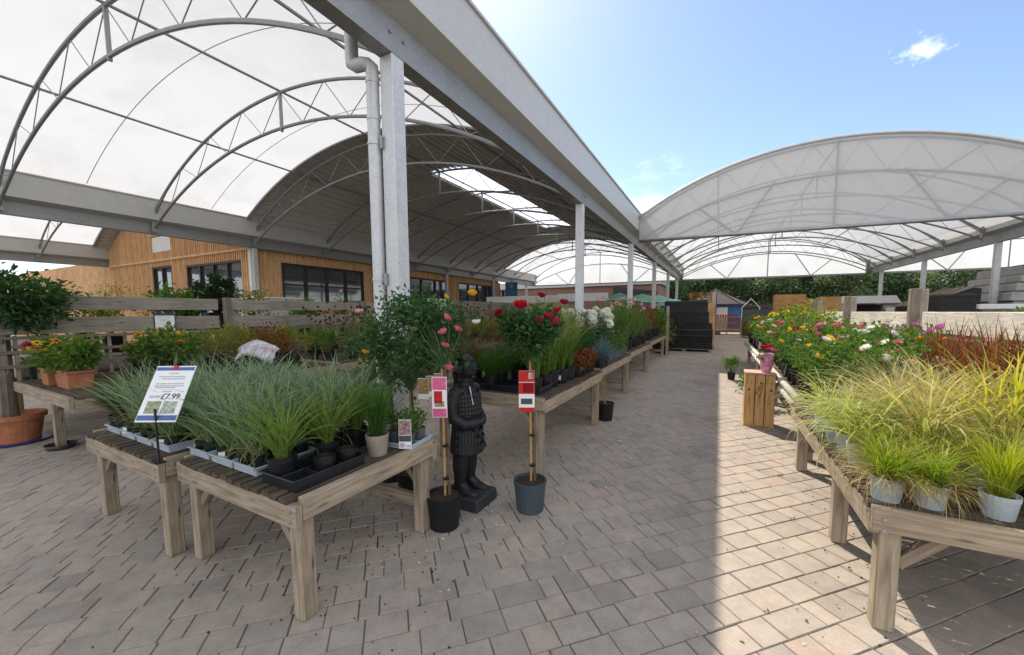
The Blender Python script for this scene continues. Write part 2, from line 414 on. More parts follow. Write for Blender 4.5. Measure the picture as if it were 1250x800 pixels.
# ------------------------------------------------------------------ ground
b = MB(); b.add([(-220, -60, -.03), (220, -60, -.03), (220, 320, -.03), (-220, 320, -.03)], [(0, 1, 2, 3)], M_GROUND)
struct(b.build('ground'))
b = MB(); b.add([(-34, -9, -.007), (26, -9, -.007), (26, 36, -.007), (-34, 36, -.007)], [(0, 1, 2, 3)], M_JOINT)
struct(b.build('paving_bed'))
def pavers():
    ang = R(45.9); ca, sa = math.cos(ang), math.sin(ang); course = .157; gap = .0032; ch = .0042
    V = []; F = []; T = []; nv = 0; r = np.random.default_rng(3)
    rows = []
    for j in range(-60, 330):
        v0 = j*course; u = -60+r.random()*.3
        n = 420
        wd = r.choice([.108, .165, .165, .212, .212, .268], size=n)
        us = u+np.concatenate(([0], np.cumsum(wd)))
        us = us+0
        rows.append((np.full(len(us)-1, v0), us[:-1], us[1:]))
        # carry the course on to the far end
        while us[-1] < 60:
            wd = r.choice([.108, .165, .165, .212, .212, .268], size=n)
            us = us[-1]+np.concatenate(([0], np.cumsum(wd)))
            rows.append((np.full(len(us)-1, v0), us[:-1], us[1:]))
    v0 = np.concatenate([q[0] for q in rows]); a = np.concatenate([q[1] for q in rows]); c = np.concatenate([q[2] for q in rows])
    um = (a+c)/2; vm = v0+course/2
    X = um*ca-vm*sa; Y = um*sa+vm*ca
    k = (X > -13) & (X < 9.5) & (Y > -.6) & (Y < 33.5) & ~((Y > 16) & (X < -9)) & ~((X > 4.2) & (Y > 9)) & ~((X < -3.2) & (Y > 9)) & ~((X > 3) & (Y < 1.2))
    v0, a, c, um, vm = v0[k], a[k], c[k], um[k], vm[k]; n = len(um)
    g = gap/2; h = r.normal(0, .0008, n); tlx = r.normal(0, .0022, n); tly = r.normal(0, .0022, n)
    jit = lambda: r.normal(0, .0016, n)
    a2, c2, b0, b1 = a+g+jit(), c-g+jit(), v0+g+jit(), v0+course-g+jit()
    def corner(u, v, z): return np.stack([u*ca-v*sa, u*sa+v*ca, z], 1)
    zt = lambda u, v: h+(u-um)*tlx+(v-vm)*tly
    top = [(a2+ch, b0+ch), (c2-ch, b0+ch), (c2-ch, b1-ch), (a2+ch, b1-ch)]
    low = [(a2, b0), (c2, b0), (c2, b1), (a2, b1)]
    VV = np.stack([corner(u, v, zt(u, v)) for u, v in top]+[corner(u, v, zt(u, v)-.0085) for u, v in low], 1)   # n,8,3
    base = np.arange(n)[:, None]*8
    FF = np.concatenate([base+np.array(f) for f in ((0, 1, 2, 3), (4, 5, 1, 0), (5, 6, 2, 1), (6, 7, 3, 2), (7, 4, 0, 3))])
    o = npmesh('paving', VV.reshape(-1, 3), FF, [M_PAVER])
    at = o.data.attributes.new('tone', 'FLOAT', 'POINT'); t = np.repeat(np.clip(r.normal(.5, .22, n), 0, 1), 8)
    at.data.foreach_set('value', t.astype(np.float32))
    return o
struct(pavers())

# ------------------------------------------------------------------ canopies
YC = [2.985+5.88*i for i in range(6)]           # column bays
YEND = 33.4
def arcz(t, half, zf, zc):
    sg = zc-zf; r_ = (half*half+sg*sg)/(2*sg); return zc-r_+math.sqrt(max(0, r_*r_-t*t))
class Vault:
    def __init__(s, xc, half, skew): s.xc, s.h, s.k = xc, half, skew
    def y(s, t): return s.k*(t+s.h if s.k >= 0 else t-s.h)
    # t: offset across the vault from its centre; object origin at (xc, 0, 0)
    def sheet(s, name, y0, y1, zf, zc, mat, parent, t0=None, t1=None, n=48, ny=2, corr=0., lift=0.):
        t0 = -s.h if t0 is None else t0; t1 = s.h if t1 is None else t1
        V = []; F = []
        for i in range(n+1):
            t = t0+(t1-t0)*i/n; z = arcz(t, s.h, zf, zc)+lift+(corr*(i % 2) if corr else 0)
            for j in range(ny+1):
                y = y0+(y1-y0)*j/ny; V.append((t, y+s.y(t), z))
        for i in range(n):
            for j in range(ny):
                a = i*(ny+1)+j; F.append((a, a+1, a+ny+2, a+ny+1))
        m = MB(); m.add(V, F, mat)
        if corr:                                  # liner ribs under the sheet
            for k in range(int((t1-t0)/.27)+1):
                t = t0+.05+k*.27
                if t < t1: m.bar((t, y0+s.y(t), arcz(t, s.h, zf, zc)-.03), (t, y1+s.y(t), arcz(t, s.h, zf, zc)-.03), .035, .04, M_STEEL)
        o = m.build(name, parent, smooth=not corr)
        return o
    def truss(s, name, parent, hu, zfu, zcu, zfl, zcl, npan=8, tie=False, mat=None, rch=.036, strut=True):
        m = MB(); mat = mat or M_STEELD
        P = lambda t, z: (t, s.y(t), z)
        up = [P(t, arcz(t, hu, zfu, zcu)) for t in np.linspace(-hu, hu, 33)]
        lo = [P(t, arcz(t, hu, zfl, zcl)) for t in np.linspace(-hu, hu, 33)]
        m.tube(up, rch, mat, 8); m.tube(lo, rch, mat, 8)
        ts = np.linspace(-hu*.955, hu*.955, 2*npan+1)
        for i in range(2*npan):
            a = arcz(ts[i], hu, zfu, zcu) if i % 2 == 0 else arcz(ts[i], hu, zfl, zcl)
            c = arcz(ts[i+1], hu, zfl, zcl) if i % 2 == 0 else arcz(ts[i+1], hu, zfu, zcu)
            m.tube([P(ts[i], a), P(ts[i+1], c)], .01, mat, 5, caps=False)
        if strut: m.bar(P(0, zcu), P(0, zcl-.08), .06, .05, mat)
        for sg in (-1, 1):      # foot plates and the raking stay to the gutter
            m.box(P(sg*hu, (zfl+zfu)/2), (.03, .16, zfu-zfl+.25), mat)
            t = sg*(hu-.9); m.bar(P(t, arcz(t, hu, zfu, zcu)), P(sg*hu, zfu-.1), .04, .04, mat)
        if tie:
            m.bar(P(-hu, tie), P(hu, tie), .1, .1, mat)
            zl = lambda t: arcz(t, hu, zfl, zcl)
            m.tube([P(0, tie), P(0, zcu)], .035, mat, 8)
            for sg in (-1, 1):
                m.tube([P(sg*hu*.28, zl(sg*hu*.17)), P(sg*hu*.46, tie)][::1], .032, mat, 8)
                m.tube([P(sg*hu*.46, tie), P(sg*hu*.66, zl(sg*hu*.66))], .032, mat, 8)
        return m.build(name, parent, smooth=False)
    def gable(s, name, y, parent, zf, zc, ztie, mat):
        m = MB(); n = 40; V = []; F = []
        for i in range(n+1):
            t = -s.h+2*s.h*i/n; V += [(t, y+s.y(t), ztie), (t, y+s.y(t), arcz(t, s.h, zf, zc))]
        for i in range(n): F.append((2*i, 2*i+2, 2*i+3, 2*i+1))
        m.add(V, F, mat); return m.build(name, parent, smooth=True)
def purlin(name, v, t, y0, y1, z, parent, r=.028):
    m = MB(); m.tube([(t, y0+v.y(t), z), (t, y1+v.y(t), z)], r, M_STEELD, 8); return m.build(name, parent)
def beam_gutter(parent, x, y0, y1, xo):
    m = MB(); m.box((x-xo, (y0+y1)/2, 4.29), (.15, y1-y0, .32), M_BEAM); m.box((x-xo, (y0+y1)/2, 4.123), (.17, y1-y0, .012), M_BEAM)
    m.build('beam', parent)
    for yy in (YC[:2] if x > -4 and x < 0 else []):
        for dy in (-.09, .09):
            m = MB(); m.tube([(x-xo+.07, yy+dy, 4.3), (x-xo+.095, yy+dy, 4.3)], .016, M_STEELD, 8); m.build('bolt', parent)
    m = MB(); X = x-xo
    m.prism([(X-.075, 4.452), (X+.075, 4.452), (X+.29, 4.53), (X+.305, 5.13), (X+.335, 5.13), (X+.335, 5.165), (X+.28, 5.165), (X+.26, 4.85), (X-.26, 4.85), (X-.28, 5.165), (X-.335, 5.165), (X-.335, 5.13), (X-.305, 5.13), (X-.29, 4.53)], y0, y1, M_GUT)
    m.build('gutter', parent)
def column(parent, x, y, xo, h=4.117):
    m = MB(); m.box((0, 0, h/2), (.168, .168, h), M_STEEL); m.box((0, 0, .01), (.3, .3, .02), M_STEEL)
    o = m.build('column', parent, bevel=.008); o.location = (x-xo, y, 0); return o

# --- left canopy over the plant benches
VL = Vault(-9.325, 6.07, .055)
cl = thing('canopy', (-9.325, 0, 0), 'arched white canopy over the left benches with a grey metal roof at its middle', 'canopy')
VL.sheet('roof_membrane', .9, 8.1, 5.15, 6.95, M_MEMB, cl)
VL.sheet('roof_membrane', 27.2, YEND, 5.15, 6.95, M_MEMB, cl)
TS = (-.55, 1.15)                                 # rooflight strip beside the crown
mr = VL.sheet('metal_roof', 8.1, 27.2, 5.12, 6.99, M_CORR, cl, t1=TS[0], n=100, corr=.045)
mr2 = VL.sheet('metal_roof', 8.1, 27.2, 5.12, 6.99, M_CORR, cl, t0=TS[1], n=92, corr=.045)
VL.sheet('metal_roof', 8.1, 11.6, 5.12, 6.99, M_CORR, cl, t0=TS[0], t1=TS[1], n=14, corr=.045)
VL.sheet('metal_roof', 22.6, 27.2, 5.12, 6.99, M_CORR, cl, t0=TS[0], t1=TS[1], n=14, corr=.045)
sk = VL.sheet('skylight', 11.6, 22.6, 5.12, 6.99, M_SKYL, mr, t0=TS[0], t1=TS[1], n=12)
for yy in (8.08, 27.2):                           # flashing along the edges of the metal roof
    m = MB(); m.tube([(t, yy+VL.y(t), arcz(t, 6.07, 5.1, 6.96)) for t in np.linspace(-6.05, 6.05, 33)], .05, M_STEELD, 6); m.build('edge_flashing', cl)
ft = VL.truss('arch_truss', cl, 6.2, 4.75, 6.83, 4.3, 6.02)
ft.location.y = 2.52
for i in range(2, 11):
    o = ft.copy(); COL.objects.link(o); o.parent = cl; o.location.y = -.42+2.94*i
o = VL.truss('arch_truss', cl, 6.2, 4.75, 6.83, 4.3, 5.8, tie=4.12); o.location.y = YEND-.12
VL.gable('gable_panel', YEND, cl, 5.15, 6.95, 4.1, M_FGAB)
for t, z in ((-3.3, 6.31), (0, 6.86), (3.3, 6.31)): purlin('purlin', VL, t, .9, YEND, z, cl)
beam_gutter(cl, -2.95, -4, YEND+.1, -9.325); beam_gutter(cl, -15.7, -6, YEND+.1, -9.325)
for yy in YC: column(cl, -2.95, yy, -9.325)
for yy in YC[1:]: column(cl, -15.7, yy-.45, -9.325)
for i in range(1, 12):                            # welded seams of the membrane halfway between the trusses
    yy = -.42+2.94*(i+.5)
    if yy < 7.6 or yy > 27.5:
        m = MB(); m.tube([(t, yy+VL.y(t), arcz(t, 6.07, 5.15, 6.95)-.004) for t in np.linspace(-6.0, 6.0, 41)], .009, M_GUT, 5); m.build('seam', cl)
# downpipe on the nearest column
m = MB(); px, py = -3.118, 2.885
m.tube([(px, py, .05), (px, py, 3.98)], .062, M_STEEL, 16)
m.tube([(px, py, 3.98), (px, py, 4.03), (px-.03, py-.02, 4.06), (px-.07, py-.045, 4.065), (px-.16, py-.06, 4.065), (px-.2, py-.07, 4.09), (px-.2, py-.07, 4.15), (px-.2, py-.07, 4.62)], .063, M_STEEL, 16)
for z in (3.9, 3.55): m.tube([(px, py, z-.02), (px, py, z+.02)], .067, M_STEEL, 16)
dp = m.build('downpipe', cl, smooth=True); dp.location = (9.325, 0, 0)
e = dp.modifiers.new('split', 'EDGE_SPLIT'); e.split_angle = R(40)
for z in (3.3, 1.95):
    m = MB(); m.tube([(px, py, z-.012), (px, py, z+.012)], .069, M_STEEL, 16); m.box((px+.075, py+.01, z), (.06, .012, .05), M_STEEL); m.box((px+.1, py-.005, z), (.03, .02, .12), M_STEELD)
    m.build('bracket', dp)

# --- right canopy across the aisle
XR0, XR1 = -2.64, 8.66
VR = Vault((XR0+XR1)/2, (XR1-XR0)/2, .11)
cr = thing('canopy', (VR.xc, 0, 0), 'arched membrane canopy with closed translucent gable spanning the aisle and right benches', 'canopy')
GY = 14.62
VR.sheet('roof_membrane', GY, YEND, 4.98, 6.78, M_MEMB, cr)
VR.gable('gable_panel', GY, cr, 4.98, 6.78, 4.15, M_GABLE)
gt = VR.truss('gable_truss', cr, VR.h, 4.88, 6.7, 4.2, 5.76, npan=9, tie=4.17, strut=False); gt.location.y = GY+.09
m = MB(); m.tube([(t, GY-.03+VR.y(t), arcz(t, VR.h, 5.0, 6.8)) for t in np.linspace(-VR.h, VR.h, 41)], .05, M_STEEL, 8)
m.bar((-VR.h, GY-.03+VR.y(-VR.h), 4.15), (VR.h, GY-.03+VR.y(VR.h), 4.15), .07, .07, M_STEELD)
m.build('gable_trim', cr, smooth=True)
ft = VR.truss('arch_truss', cr, VR.h+.1, 4.65, 6.66, 4.3, 5.78); ft.location.y = GY+2.94
for i in range(2, 7):
    o = ft.copy(); COL.objects.link(o); o.parent = cr; o.location.y = GY+2.94*i
o = VR.truss('gable_truss', cr, VR.h, 4.88, 6.7, 4.3, 5.78, npan=9, tie=4.1, strut=False); o.location.y = YEND-.12
VR.gable('gable_panel', YEND, cr, 4.98, 6.78, 4.08, M_FGAB)
for t, z in ((-3.2, 6.12), (0, 6.68), (3.2, 6.12)): purlin('purlin', VR, t, GY, YEND, z, cr)
beam_gutter(cr, 9.1, GY+.6, YEND+.9, VR.xc)
for yy in YC[2:]: column(cr, 9.1, yy+.85, VR.xc)

# --- the canopies beyond, left and right
VL2 = Vault(-22.075, 6.07, .036)
c2 = thing('canopy', (-22.075, 0, 0), 'second white membrane canopy beyond the left gutter, ending at the cedar gable', 'canopy')
VL2.sheet('roof_membrane', 0, 7.4, 5.15, 6.95, M_MEMB, c2)
VL2.sheet('metal_roof', 7.4, 27, 5.12, 6.99, M_CORR, c2, n=100, corr=.045)
m = MB(); m.tube([(t, 7.38+VL2.y(t), arcz(t, 6.07, 5.1, 6.96)) for t in np.linspace(-6.05, 6.05, 33)], .06, M_STEELD, 6); m.build('edge_flashing', c2)
ft = VL2.truss('arch_truss', c2, 6.2, 4.75, 6.83, 4.3, 6.02); ft.location.y = -.3
for i in range(2, 5):
    o = ft.copy(); COL.objects.link(o); o.parent = c2; o.location.y = -3.04+2.94*i-.2
beam_gutter(c2, -28.45, -8, 27, -22.075)
for yy in YC[:1]: column(c2, -28.45, yy-.9, -22.075)
VR2 = Vault(15.1, 5.7, .07)
c3 = thing('canopy', (15.1, 0, 0), 'white membrane canopy beyond the right-hand gutter', 'canopy')
VR2.sheet('roof_membrane', GY+1, YEND+.8, 5.15, 6.82, M_MEMB, c3)
VR2.gable('gable_panel', YEND+.8, c3, 5.15, 6.82, 4.08, M_FGAB)
o = VR2.truss('gable_truss', c3, 5.7, 5.02, 6.74, 4.3, 5.78, npan=9, tie=4.1, strut=False); o.location.y = YEND+.68
ft = VR2.truss('arch_truss', c3, 5.8, 4.75, 6.7, 4.3, 5.8); ft.location.y = GY+3.5
for i in range(1, 5):
    o = ft.copy(); COL.objects.link(o); o.parent = c3; o.location.y = GY+3.5+2.94*i
beam_gutter(c3, 21.1, GY+1, YEND+1, 15.1)
for yy in YC[3:]: column(c3, 21.1, yy+1.6, 15.1)

# ------------------------------------------------------------------ cedar building under the metal roofs
bd = thing('timber_building', (-15.9, 8.4, 0), 'cedar-clad building with dark framed windows under the grey metal roof', 'building')
def windows_wall(name, p0, p1, z1, holes, mat, parent, thick=.12, batten=.15, top=None):
    """wall from p0 to p1 (building-local x,y) with rectangular openings (s0, s1, z0, z1); top(s) gives the roof line"""
    p0, p1 = Vector((*p0, 0)), Vector((*p1, 0)); L = (p1-p0).length; d = (p1-p0)/L; nrm = Vector((d.y, -d.x, 0))
    m = MB(); hs = sorted(holes); z0 = 0
    def panel(s0, s1, za, zb):
        s = s0
        while s < s1-1e-4:
            e_ = min(s+batten, s1)
            zt = (lambda q: min(zb, top(q))) if top else (lambda q: zb)
            za_ = za; h1, h2 = zt(s), zt(e_)
            if max(h1, h2) > za_+.01:
                o_ = (rnd.random()*.008)
                A = [p0+d*(s+.003)+nrm*o_, p0+d*(e_-.003)+nrm*o_]
                V = [A[0]+Vector((0, 0, za)), A[1]+Vector((0, 0, za)), A[1]+Vector((0, 0, max(za+.005, h2))), A[0]+Vector((0, 0, max(za+.005, h1)))]
                V += [v-nrm*thick for v in V]
                F = [(0, 1, 2, 3), (5, 4, 7, 6), (0, 3, 7, 4), (1, 5, 6, 2), (3, 2, 6, 7), (0, 4, 5, 1)]
                uu = [[(p.z, (p-p0).dot(d)) for p in (V[j] for j in f)] for f in F]
                m.add(V, F, mat, uu)
                if batten < .3 and s1-s0 > .3:
                    b0 = p0+d*s; m.box(b0+nrm*.022+Vector((0, 0, (za+max(za+.01, h1))/2)), (.045, .045, max(.01, h1-za)), mat, Matrix((d, nrm, Vector((0, 0, 1)))).transposed())
            s = e_
    cuts = sorted({0, L, *[h[0] for h in hs], *[h[1] for h in hs]})
    for a_, c_ in zip(cuts[:-1], cuts[1:]):
        mid = (a_+c_)/2; inside = sorted([h for h in hs if h[0] < mid < h[1]], key=lambda h: h[2]); z = 0
        for h in inside:
            if h[2] > z+.01: panel(a_, c_, z, h[2])
            z = h[3]
        panel(a_, c_, z, z1)
    wall = m.build(name, parent)
    return p0, d, nrm
def window(parent, p0, d, nrm, h, nm, name='window', frame=M_BROWN, pane=M_GLASS):
    s0, s1, z0, z1 = h; rot = Matrix((d, nrm, Vector((0, 0, 1)))).transposed()
    at = lambda s, z, o=0.: p0+d*s+nrm*o+Vector((0, 0, z))
    m = MB(); t = .09; cx, cz = (s0+s1)/2, (z0+z1)/2
    for z in (z0+t/2, z1-t/2): m.box(at(cx, z, -.03), (s1-s0, .1, t), frame, rot)
    for i in range(nm+1):
        s = s0+t/2+(s1-s0-t)*i/nm; m.box(at(s, cz, -.03), (t, .098, z1-z0-2*t), frame, rot)
    zt = z0+(z1-z0)*.52; m.box(at(cx, zt, -.032), (s1-s0-2*t, .07, .06), frame, rot)
    o = m.build(name, parent)
    m = MB(); m.box(at(cx, cz, -.07), (s1-s0-.02, .012, z1-z0-.02), pane, rot); m.build('pane', o)
    m = MB(); m.box(at(cx, z0-.03, .05), (s1-s0+.1, .16, .05), frame, rot); m.build('sill', o)
side = [(1.15, 5.3, 1.9, 3.72), (8.3, 12.2, 1.9, 3.72), (13.3, 18.2, 1.9, 3.72)]
q = windows_wall('wall', (0, 0), (0, 18.8), 4.44, side, M_CEDAR, bd)
for h, k in zip(side, (4, 3, 4)): window(bd, *q, h, k)
front = [(.55, 4.75, .9, 3.75), (6.0, 7.8, .9, 3.85), (5.9, 7.8, 4.5, 5.25)]
q = windows_wall('wall', (0, 0), (-12.4, -.45), 6.6, [], M_CEDAR, bd) if False else None
top2 = lambda s: arcz(min(6.0, max(-6.0, -15.9-s+22.075)), 6.07, 4.95, 6.8) if 0 < s < 12.3 else 4.9
p0, d, nrm = windows_wall('wall', (-12.35, -.44), (-.02, 0), 6.9, [(12.34-b_, 12.34-a_, c_, e_) for a_, b_, c_, e_ in front], M_CEDAR, bd, top=lambda s: top2(12.34-s))
for (a_, b_, c_, e_), k in zip(front, (4, 2, 1)):
    if k > 1: window(bd, p0, d, nrm, (12.34-b_, 12.34-a_, c_, e_), k)
m = MB(); a_, b_, c_, e_ = front[2]; rot = Matrix((d, nrm, Vector((0, 0, 1)))).transposed()
m.box(p0+d*(12.34-(a_+b_)/2)-nrm*.04+Vector((0, 0, (c_+e_)/2)), (b_-a_-.06, .03, e_-c_-.06), M_WHITE, rot); m.build('vent_panel', bd)
m = MB(); m.bar(p0+nrm*.06+Vector((0, 0, 4.12)), p0+d*12.3+nrm*.06+Vector((0, 0, 4.12)), .05, .09, M_CEDAR); m.build('trim_board', bd)
windows_wall('wall', (-30, -.9), (-12.4, -.44), 4.5, [], M_PLY, bd, batten=1.2)
m = MB(); m.tube([(.12, -.1, .05), (.12, -.1, 4.1)], .06, M_WHITE, 12); m.build('downpipe', bd, smooth=True)
m = MB(); m.box((-6, 9.5, .6), (11.5, 17.5, .02), M_BROWN); m.build('floor_slab', bd)
bp = thing('banner', (-15.75, 27.45, 0), 'pair of tall blue information banners at the far corner of the cedar building', 'banner')
m = MB(); m.box((.15, 0, 1.7), (.16, .12, 3.4), M_BROWN); m.build('post', bp)
for x0 in (-.65, .95):
    m = MB(); m.box((x0, -.08, 3.0), (1.1, .03, 2.1), solid('banner_blue', (.08, .27, .5), .5)); o = m.build('banner_panel', bp)
    m = MB(); m.box((x0, -.1, 3.75), (.3, .008, .3), M_INK2)
    for k in range(5): m.box((x0, -.1, 3.3-k*.17), (.7-.1*(k % 2), .008, .035), M_INK2)
    m.build('print', o)
# ------------------------------------------------------------------ benches
def bench(x0, x1, y0, y1, h, label, slat='Y', legs=None, board=.12, rails=False, bolts=False, group=None, mat=M_OLD, lower=True, cat='bench'):
    cx, cy_ = (x0+x1)/2, (y0+y1)/2; W, D = x1-x0, y1-y0
    t = thing('display_bench', (cx, cy_, 0), label, cat, group)
    m = MB()
    if slat == 'Y':
        n = int((W-.1)/.082)
        for i in range(n):
            x = -W/2+.05+(i+.5)*(W-.1)/n; m.box((x, rnd.uniform(-.008, .004), h-.0125+rnd.uniform(-.002, .002)), (.062, D+.006, .025), M_SLAT)
    else:
        n = int((D-.1)/.082)
        for i in range(n):
            y = -D/2+.05+(i+.5)*(D-.1)/n; m.box((rnd.uniform(-.006, .006), y, h-.0125+rnd.uniform(-.002, .002)), (W+.006, .062, .025), M_SLAT)
    m.build('slatted_top', t)
    zl, zh = h-board/2-.027, h-board/2+.003
    for k, (a, c) in enumerate((((-W/2, -D/2+.02), (W/2, -D/2+.02)), ((-W/2, D/2-.02), (W/2, D/2-.02)), ((-W/2+.02, -D/2+.042), (-W/2+.02, D/2-.042)), ((W/2-.02, -D/2+.042), (W/2-.02, D/2-.042)))):
        zb = (zh if k > 1 else zl) if slat == 'Y' else (zl if k > 1 else zh)
        m = MB(); m.bar((*a, zb), (*c, zb), .04, board, mat); m.build('rail', t, bevel=.004)
    if rails:
        for z in (h+.02, h-.085):
            m = MB(); m.tube([(-W/2-.035, -D/2, z), (-W/2-.035, D/2, z)], .04, M_PALE, 10); m.build('log_rail', t, smooth=True)
    if bolts:
        for sx in (-1, 1):
            for dz in (-.025, .03):
                m = MB(); m.lathe([(.011, 0), (.011, .004), (.005, .006)], M_STEELD, 8); o = m.build('bolt', t); o.location = (sx*(W/2-.045), -D/2, zl+dz); o.rotation_euler = (R(90), 0, 0)
        for dy in (-1, 1):
            m = MB(); m.lathe([(.011, 0), (.011, .004), (.005, .006)], M_STEELD, 8); o = m.build('bolt', t); o.location = (W/2 if x0 < 0 else -W/2, dy*(D/2-.08), zh+.01); o.rotation_euler = (0, R(90 if x0 < 0 else -90), 0)
    lp = legs or [(-W/2+.085, -D/2+.085), (W/2-.085, -D/2+.085), (-W/2+.085, D/2-.085), (W/2-.085, D/2-.085)]
    for x, y in lp:
        m = MB(); hh = h-.03; m.box((x, y, hh/2), (.085, .085, hh), mat); m.build('leg', t, bevel=.006)
        sx = -1 if x > 0 else 1
        m = MB(); m.bar((x+sx*.04, y, h-.3), (x+sx*.2, y, h-.13), .04, .05, mat); m.build('brace', t)
    if lower:
        m = MB(); m.bar((-W/2+.1, D/2-.085, .22), (W/2-.1, D/2-.085, .22), .035, .09, mat); m.build('lower_rail', t)
    return t
bench(-4.38, -3.09, 1.0, 2.1, .68, 'slatted timber bench of potted sedges, left of the two nearest benches, behind the price sign', bolts=True)
bench(-3.05, -1.8, 1.08, 2.16, .68, 'weathered timber bench of sedges in the foreground with a diagonal brace at its corner post', bolts=True)
bench(-2.75, -1.42, 3.25, 5.35, .79, 'weathered bench of grasses beginning right behind the black statue', 'X')
bench(-2.8, -1.5, 5.42, 7.75, .79, 'bench of dahlias and grey pots, second in the row behind the statue', 'X')
bench(-2.85, -1.58, 7.82, 10.7, .79, 'bench of airy perennials, third in the row behind the statue', 'X')
bench(-2.9, -1.66, 10.78, 14.6, .79, 'far bench in the row behind the statue, ending at a tall dark post', 'X')
bench(.69, 2.1, 2.4, 4.85, .65, 'sunlit timber bench of golden grasses in the right foreground', 'X', bolts=True, legs=[(-.62, -1.13), (-.615, -.3), (-.615, 1.06), (.6, -1.05), (.6, 1.06)])
RB = [(4.95, 7.9, 'right bench of roses with log rails, beside the upended crate'), (7.96, 10.9, 'right bench of roses just beyond the upended crate'), (10.96, 14.3, 'farthest right bench of roses')]
for y0, y1, lb in RB: bench(.8, 2.1, y0, y1, .65, lb, 'X', rails=True)
LBY = [1.2+3.06*i for i in range(7)]
for i, y0 in enumerate(LBY):
    bench(-7.72, -5.65, y0, y0+3.0, .78, f'long timber bench against the plank fence, {ORD[i]} from the bay tree', 'X', mat=M_OLD, legs=[(-.35, -1.3), (.9, 1.3), (-.9, 1.3), (.3, .2)] if i == 0 else None)
# ------------------------------------------------------------------ plank fences
def fence(x, y0, y1, label, planks, ztop, mat=M_OLDG, post0=True, trellis=True, side=1, rear=None):
    t = thing('plank_fence', (x, (y0+y1)/2, 0), label, 'fence'); L = y1-y0
    for z0, z1 in planks:
        m = MB(); m.box((0, rnd.uniform(-.01, .01), (z0+z1)/2), (.04, L-.2, z1-z0), mat); m.build('plank', t, bevel=.005)
    for yy, dx in ((-L/2+.02, side*.05), (-L/2+.2, -side*.07)):
        m = MB(); m.box((dx, yy, ztop/2), (.1, .1, ztop), M_POST if dx*side > 0 else (rear or mat)); m.build('post', t, bevel=.008)
    if trellis:
        m = MB(); zb = min(p[0] for p in planks)
        for k in range(int(L/.17)):
            m.box((-side*.03, -L/2+.15+k*.17, zb-.3), (.02, .035, .58), M_OLD)
        for z in (zb-.04, zb-.22, zb-.4): m.box((-side*.008, 0, z), (.02, L-.1, .04), M_OLD)
        m.build('trellis', t)
    return t
FNAMES = ['behind the bay tree and sunflowers', 'behind the small framed sign', 'behind the tall rose', 'behind the statue', 'left of the middle canopy post', 'beyond the middle canopy post', 'farthest along the left benches']
LF = [.95, 3.62, 6.62, 9.62, 12.62, 15.62, 18.62, 21.5]
for i in range(7):
    fence(-7.8, LF[i], LF[i+1], 'grey plank fence with trellis, '+FNAMES[i], [(1.68, 1.87), (1.36, 1.58)] if i < 3 else [(1.7, 2.02), (1.34, 1.6)] if i < 5 else [(1.36, 1.6)], 1.9 if i < 3 else 2.04)
RFN = ['behind the golden grasses at right', 'behind the near roses, with twin posts', 'behind the far roses, sunlit', 'small with distance, behind the farthest roses']
RFY = [3.5, 6.62, 9.5, 12.3, 15.2]
for i in range(4):
    fence(2.2, RFY[i], RFY[i+1], 'pale bleached plank fence '+RFN[i], [(1.34, 1.58)], 1.87, mat=M_PALE, trellis=True, side=-1, rear=M_OLDG)
m = MB(); m.box((0, 0, .9), (.09, .09, 1.8), M_OLD); o = m.build('timber_post', bevel=.006); o.location = (-1.62, 14.75, 0)
tag(o, 'tall dark timber post at the far end of the statue-side benches', 'post')

# ------------------------------------------------------------------ foliage generators
def ribbons(n, L, W, r0, tilt, bend, seed, segs=6, az=None, zb=0., wob=.12, power=1.6, face=None):
    r = np.random.default_rng(seed)
    a = r.uniform(0, 2*PI, n) if az is None else r.normal(az[0], az[1], n)
    rr = r0*np.sqrt(r.random(n)); aa = r.uniform(0, 2*PI, n)
    base = np.stack([rr*np.cos(aa), rr*np.sin(aa), np.full(n, zb)], 1)
    l = r.uniform(L[0], L[1], n); wd = r.uniform(W[0], W[1], n)
    t0 = np.abs(r.normal(tilt[0], tilt[1], n)); bd = r.uniform(bend[0], bend[1], n)
    s = np.linspace(0, 1, segs+1)
    P = np.zeros((n, segs+1, 3)); P[:, 0] = base
    azw = a[:, None]+np.cumsum(r.normal(0, wob, (n, segs+1)), 1)
    for i in range(1, segs+1):
        th = t0+bd*s[i]**power; d = l/segs
        P[:, i, 0] = P[:, i-1, 0]+d*np.sin(th)*np.cos(azw[:, i]); P[:, i, 1] = P[:, i-1, 1]+d*np.sin(th)*np.sin(azw[:, i])
        P[:, i, 2] = P[:, i-1, 2]+d*np.cos(th)
    sidea = a+PI/2+r.normal(0, .5, n)
    sd_ = np.stack([np.cos(sidea), np.sin(sidea), r.normal(0, .25, n)], 1)
    prof = np.clip(np.minimum(.55+s*2.2, 1.05)*(1-s**3.4), .05, 1)
    off = sd_[:, None, :]*(wd[:, None, None]*prof[None, :, None]/2)
    V = np.stack([P-off, P+off], 2).reshape(n, (segs+1)*2, 3)
    F = np.array([(2*i, 2*i+1, 2*i+3, 2*i+2) for i in range(segs)])
    FF = (np.arange(n)[:, None, None]*(segs+1)*2+F[None]).reshape(-1, 4)
    uv = np.tile(np.array([[(0, s[i]), (1, s[i]), (1, s[i+1]), (0, s[i+1])] for i in range(segs)])[None], (n, 1, 1, 1)).reshape(-1, 2)
    return V.reshape(-1, 3), FF, uv
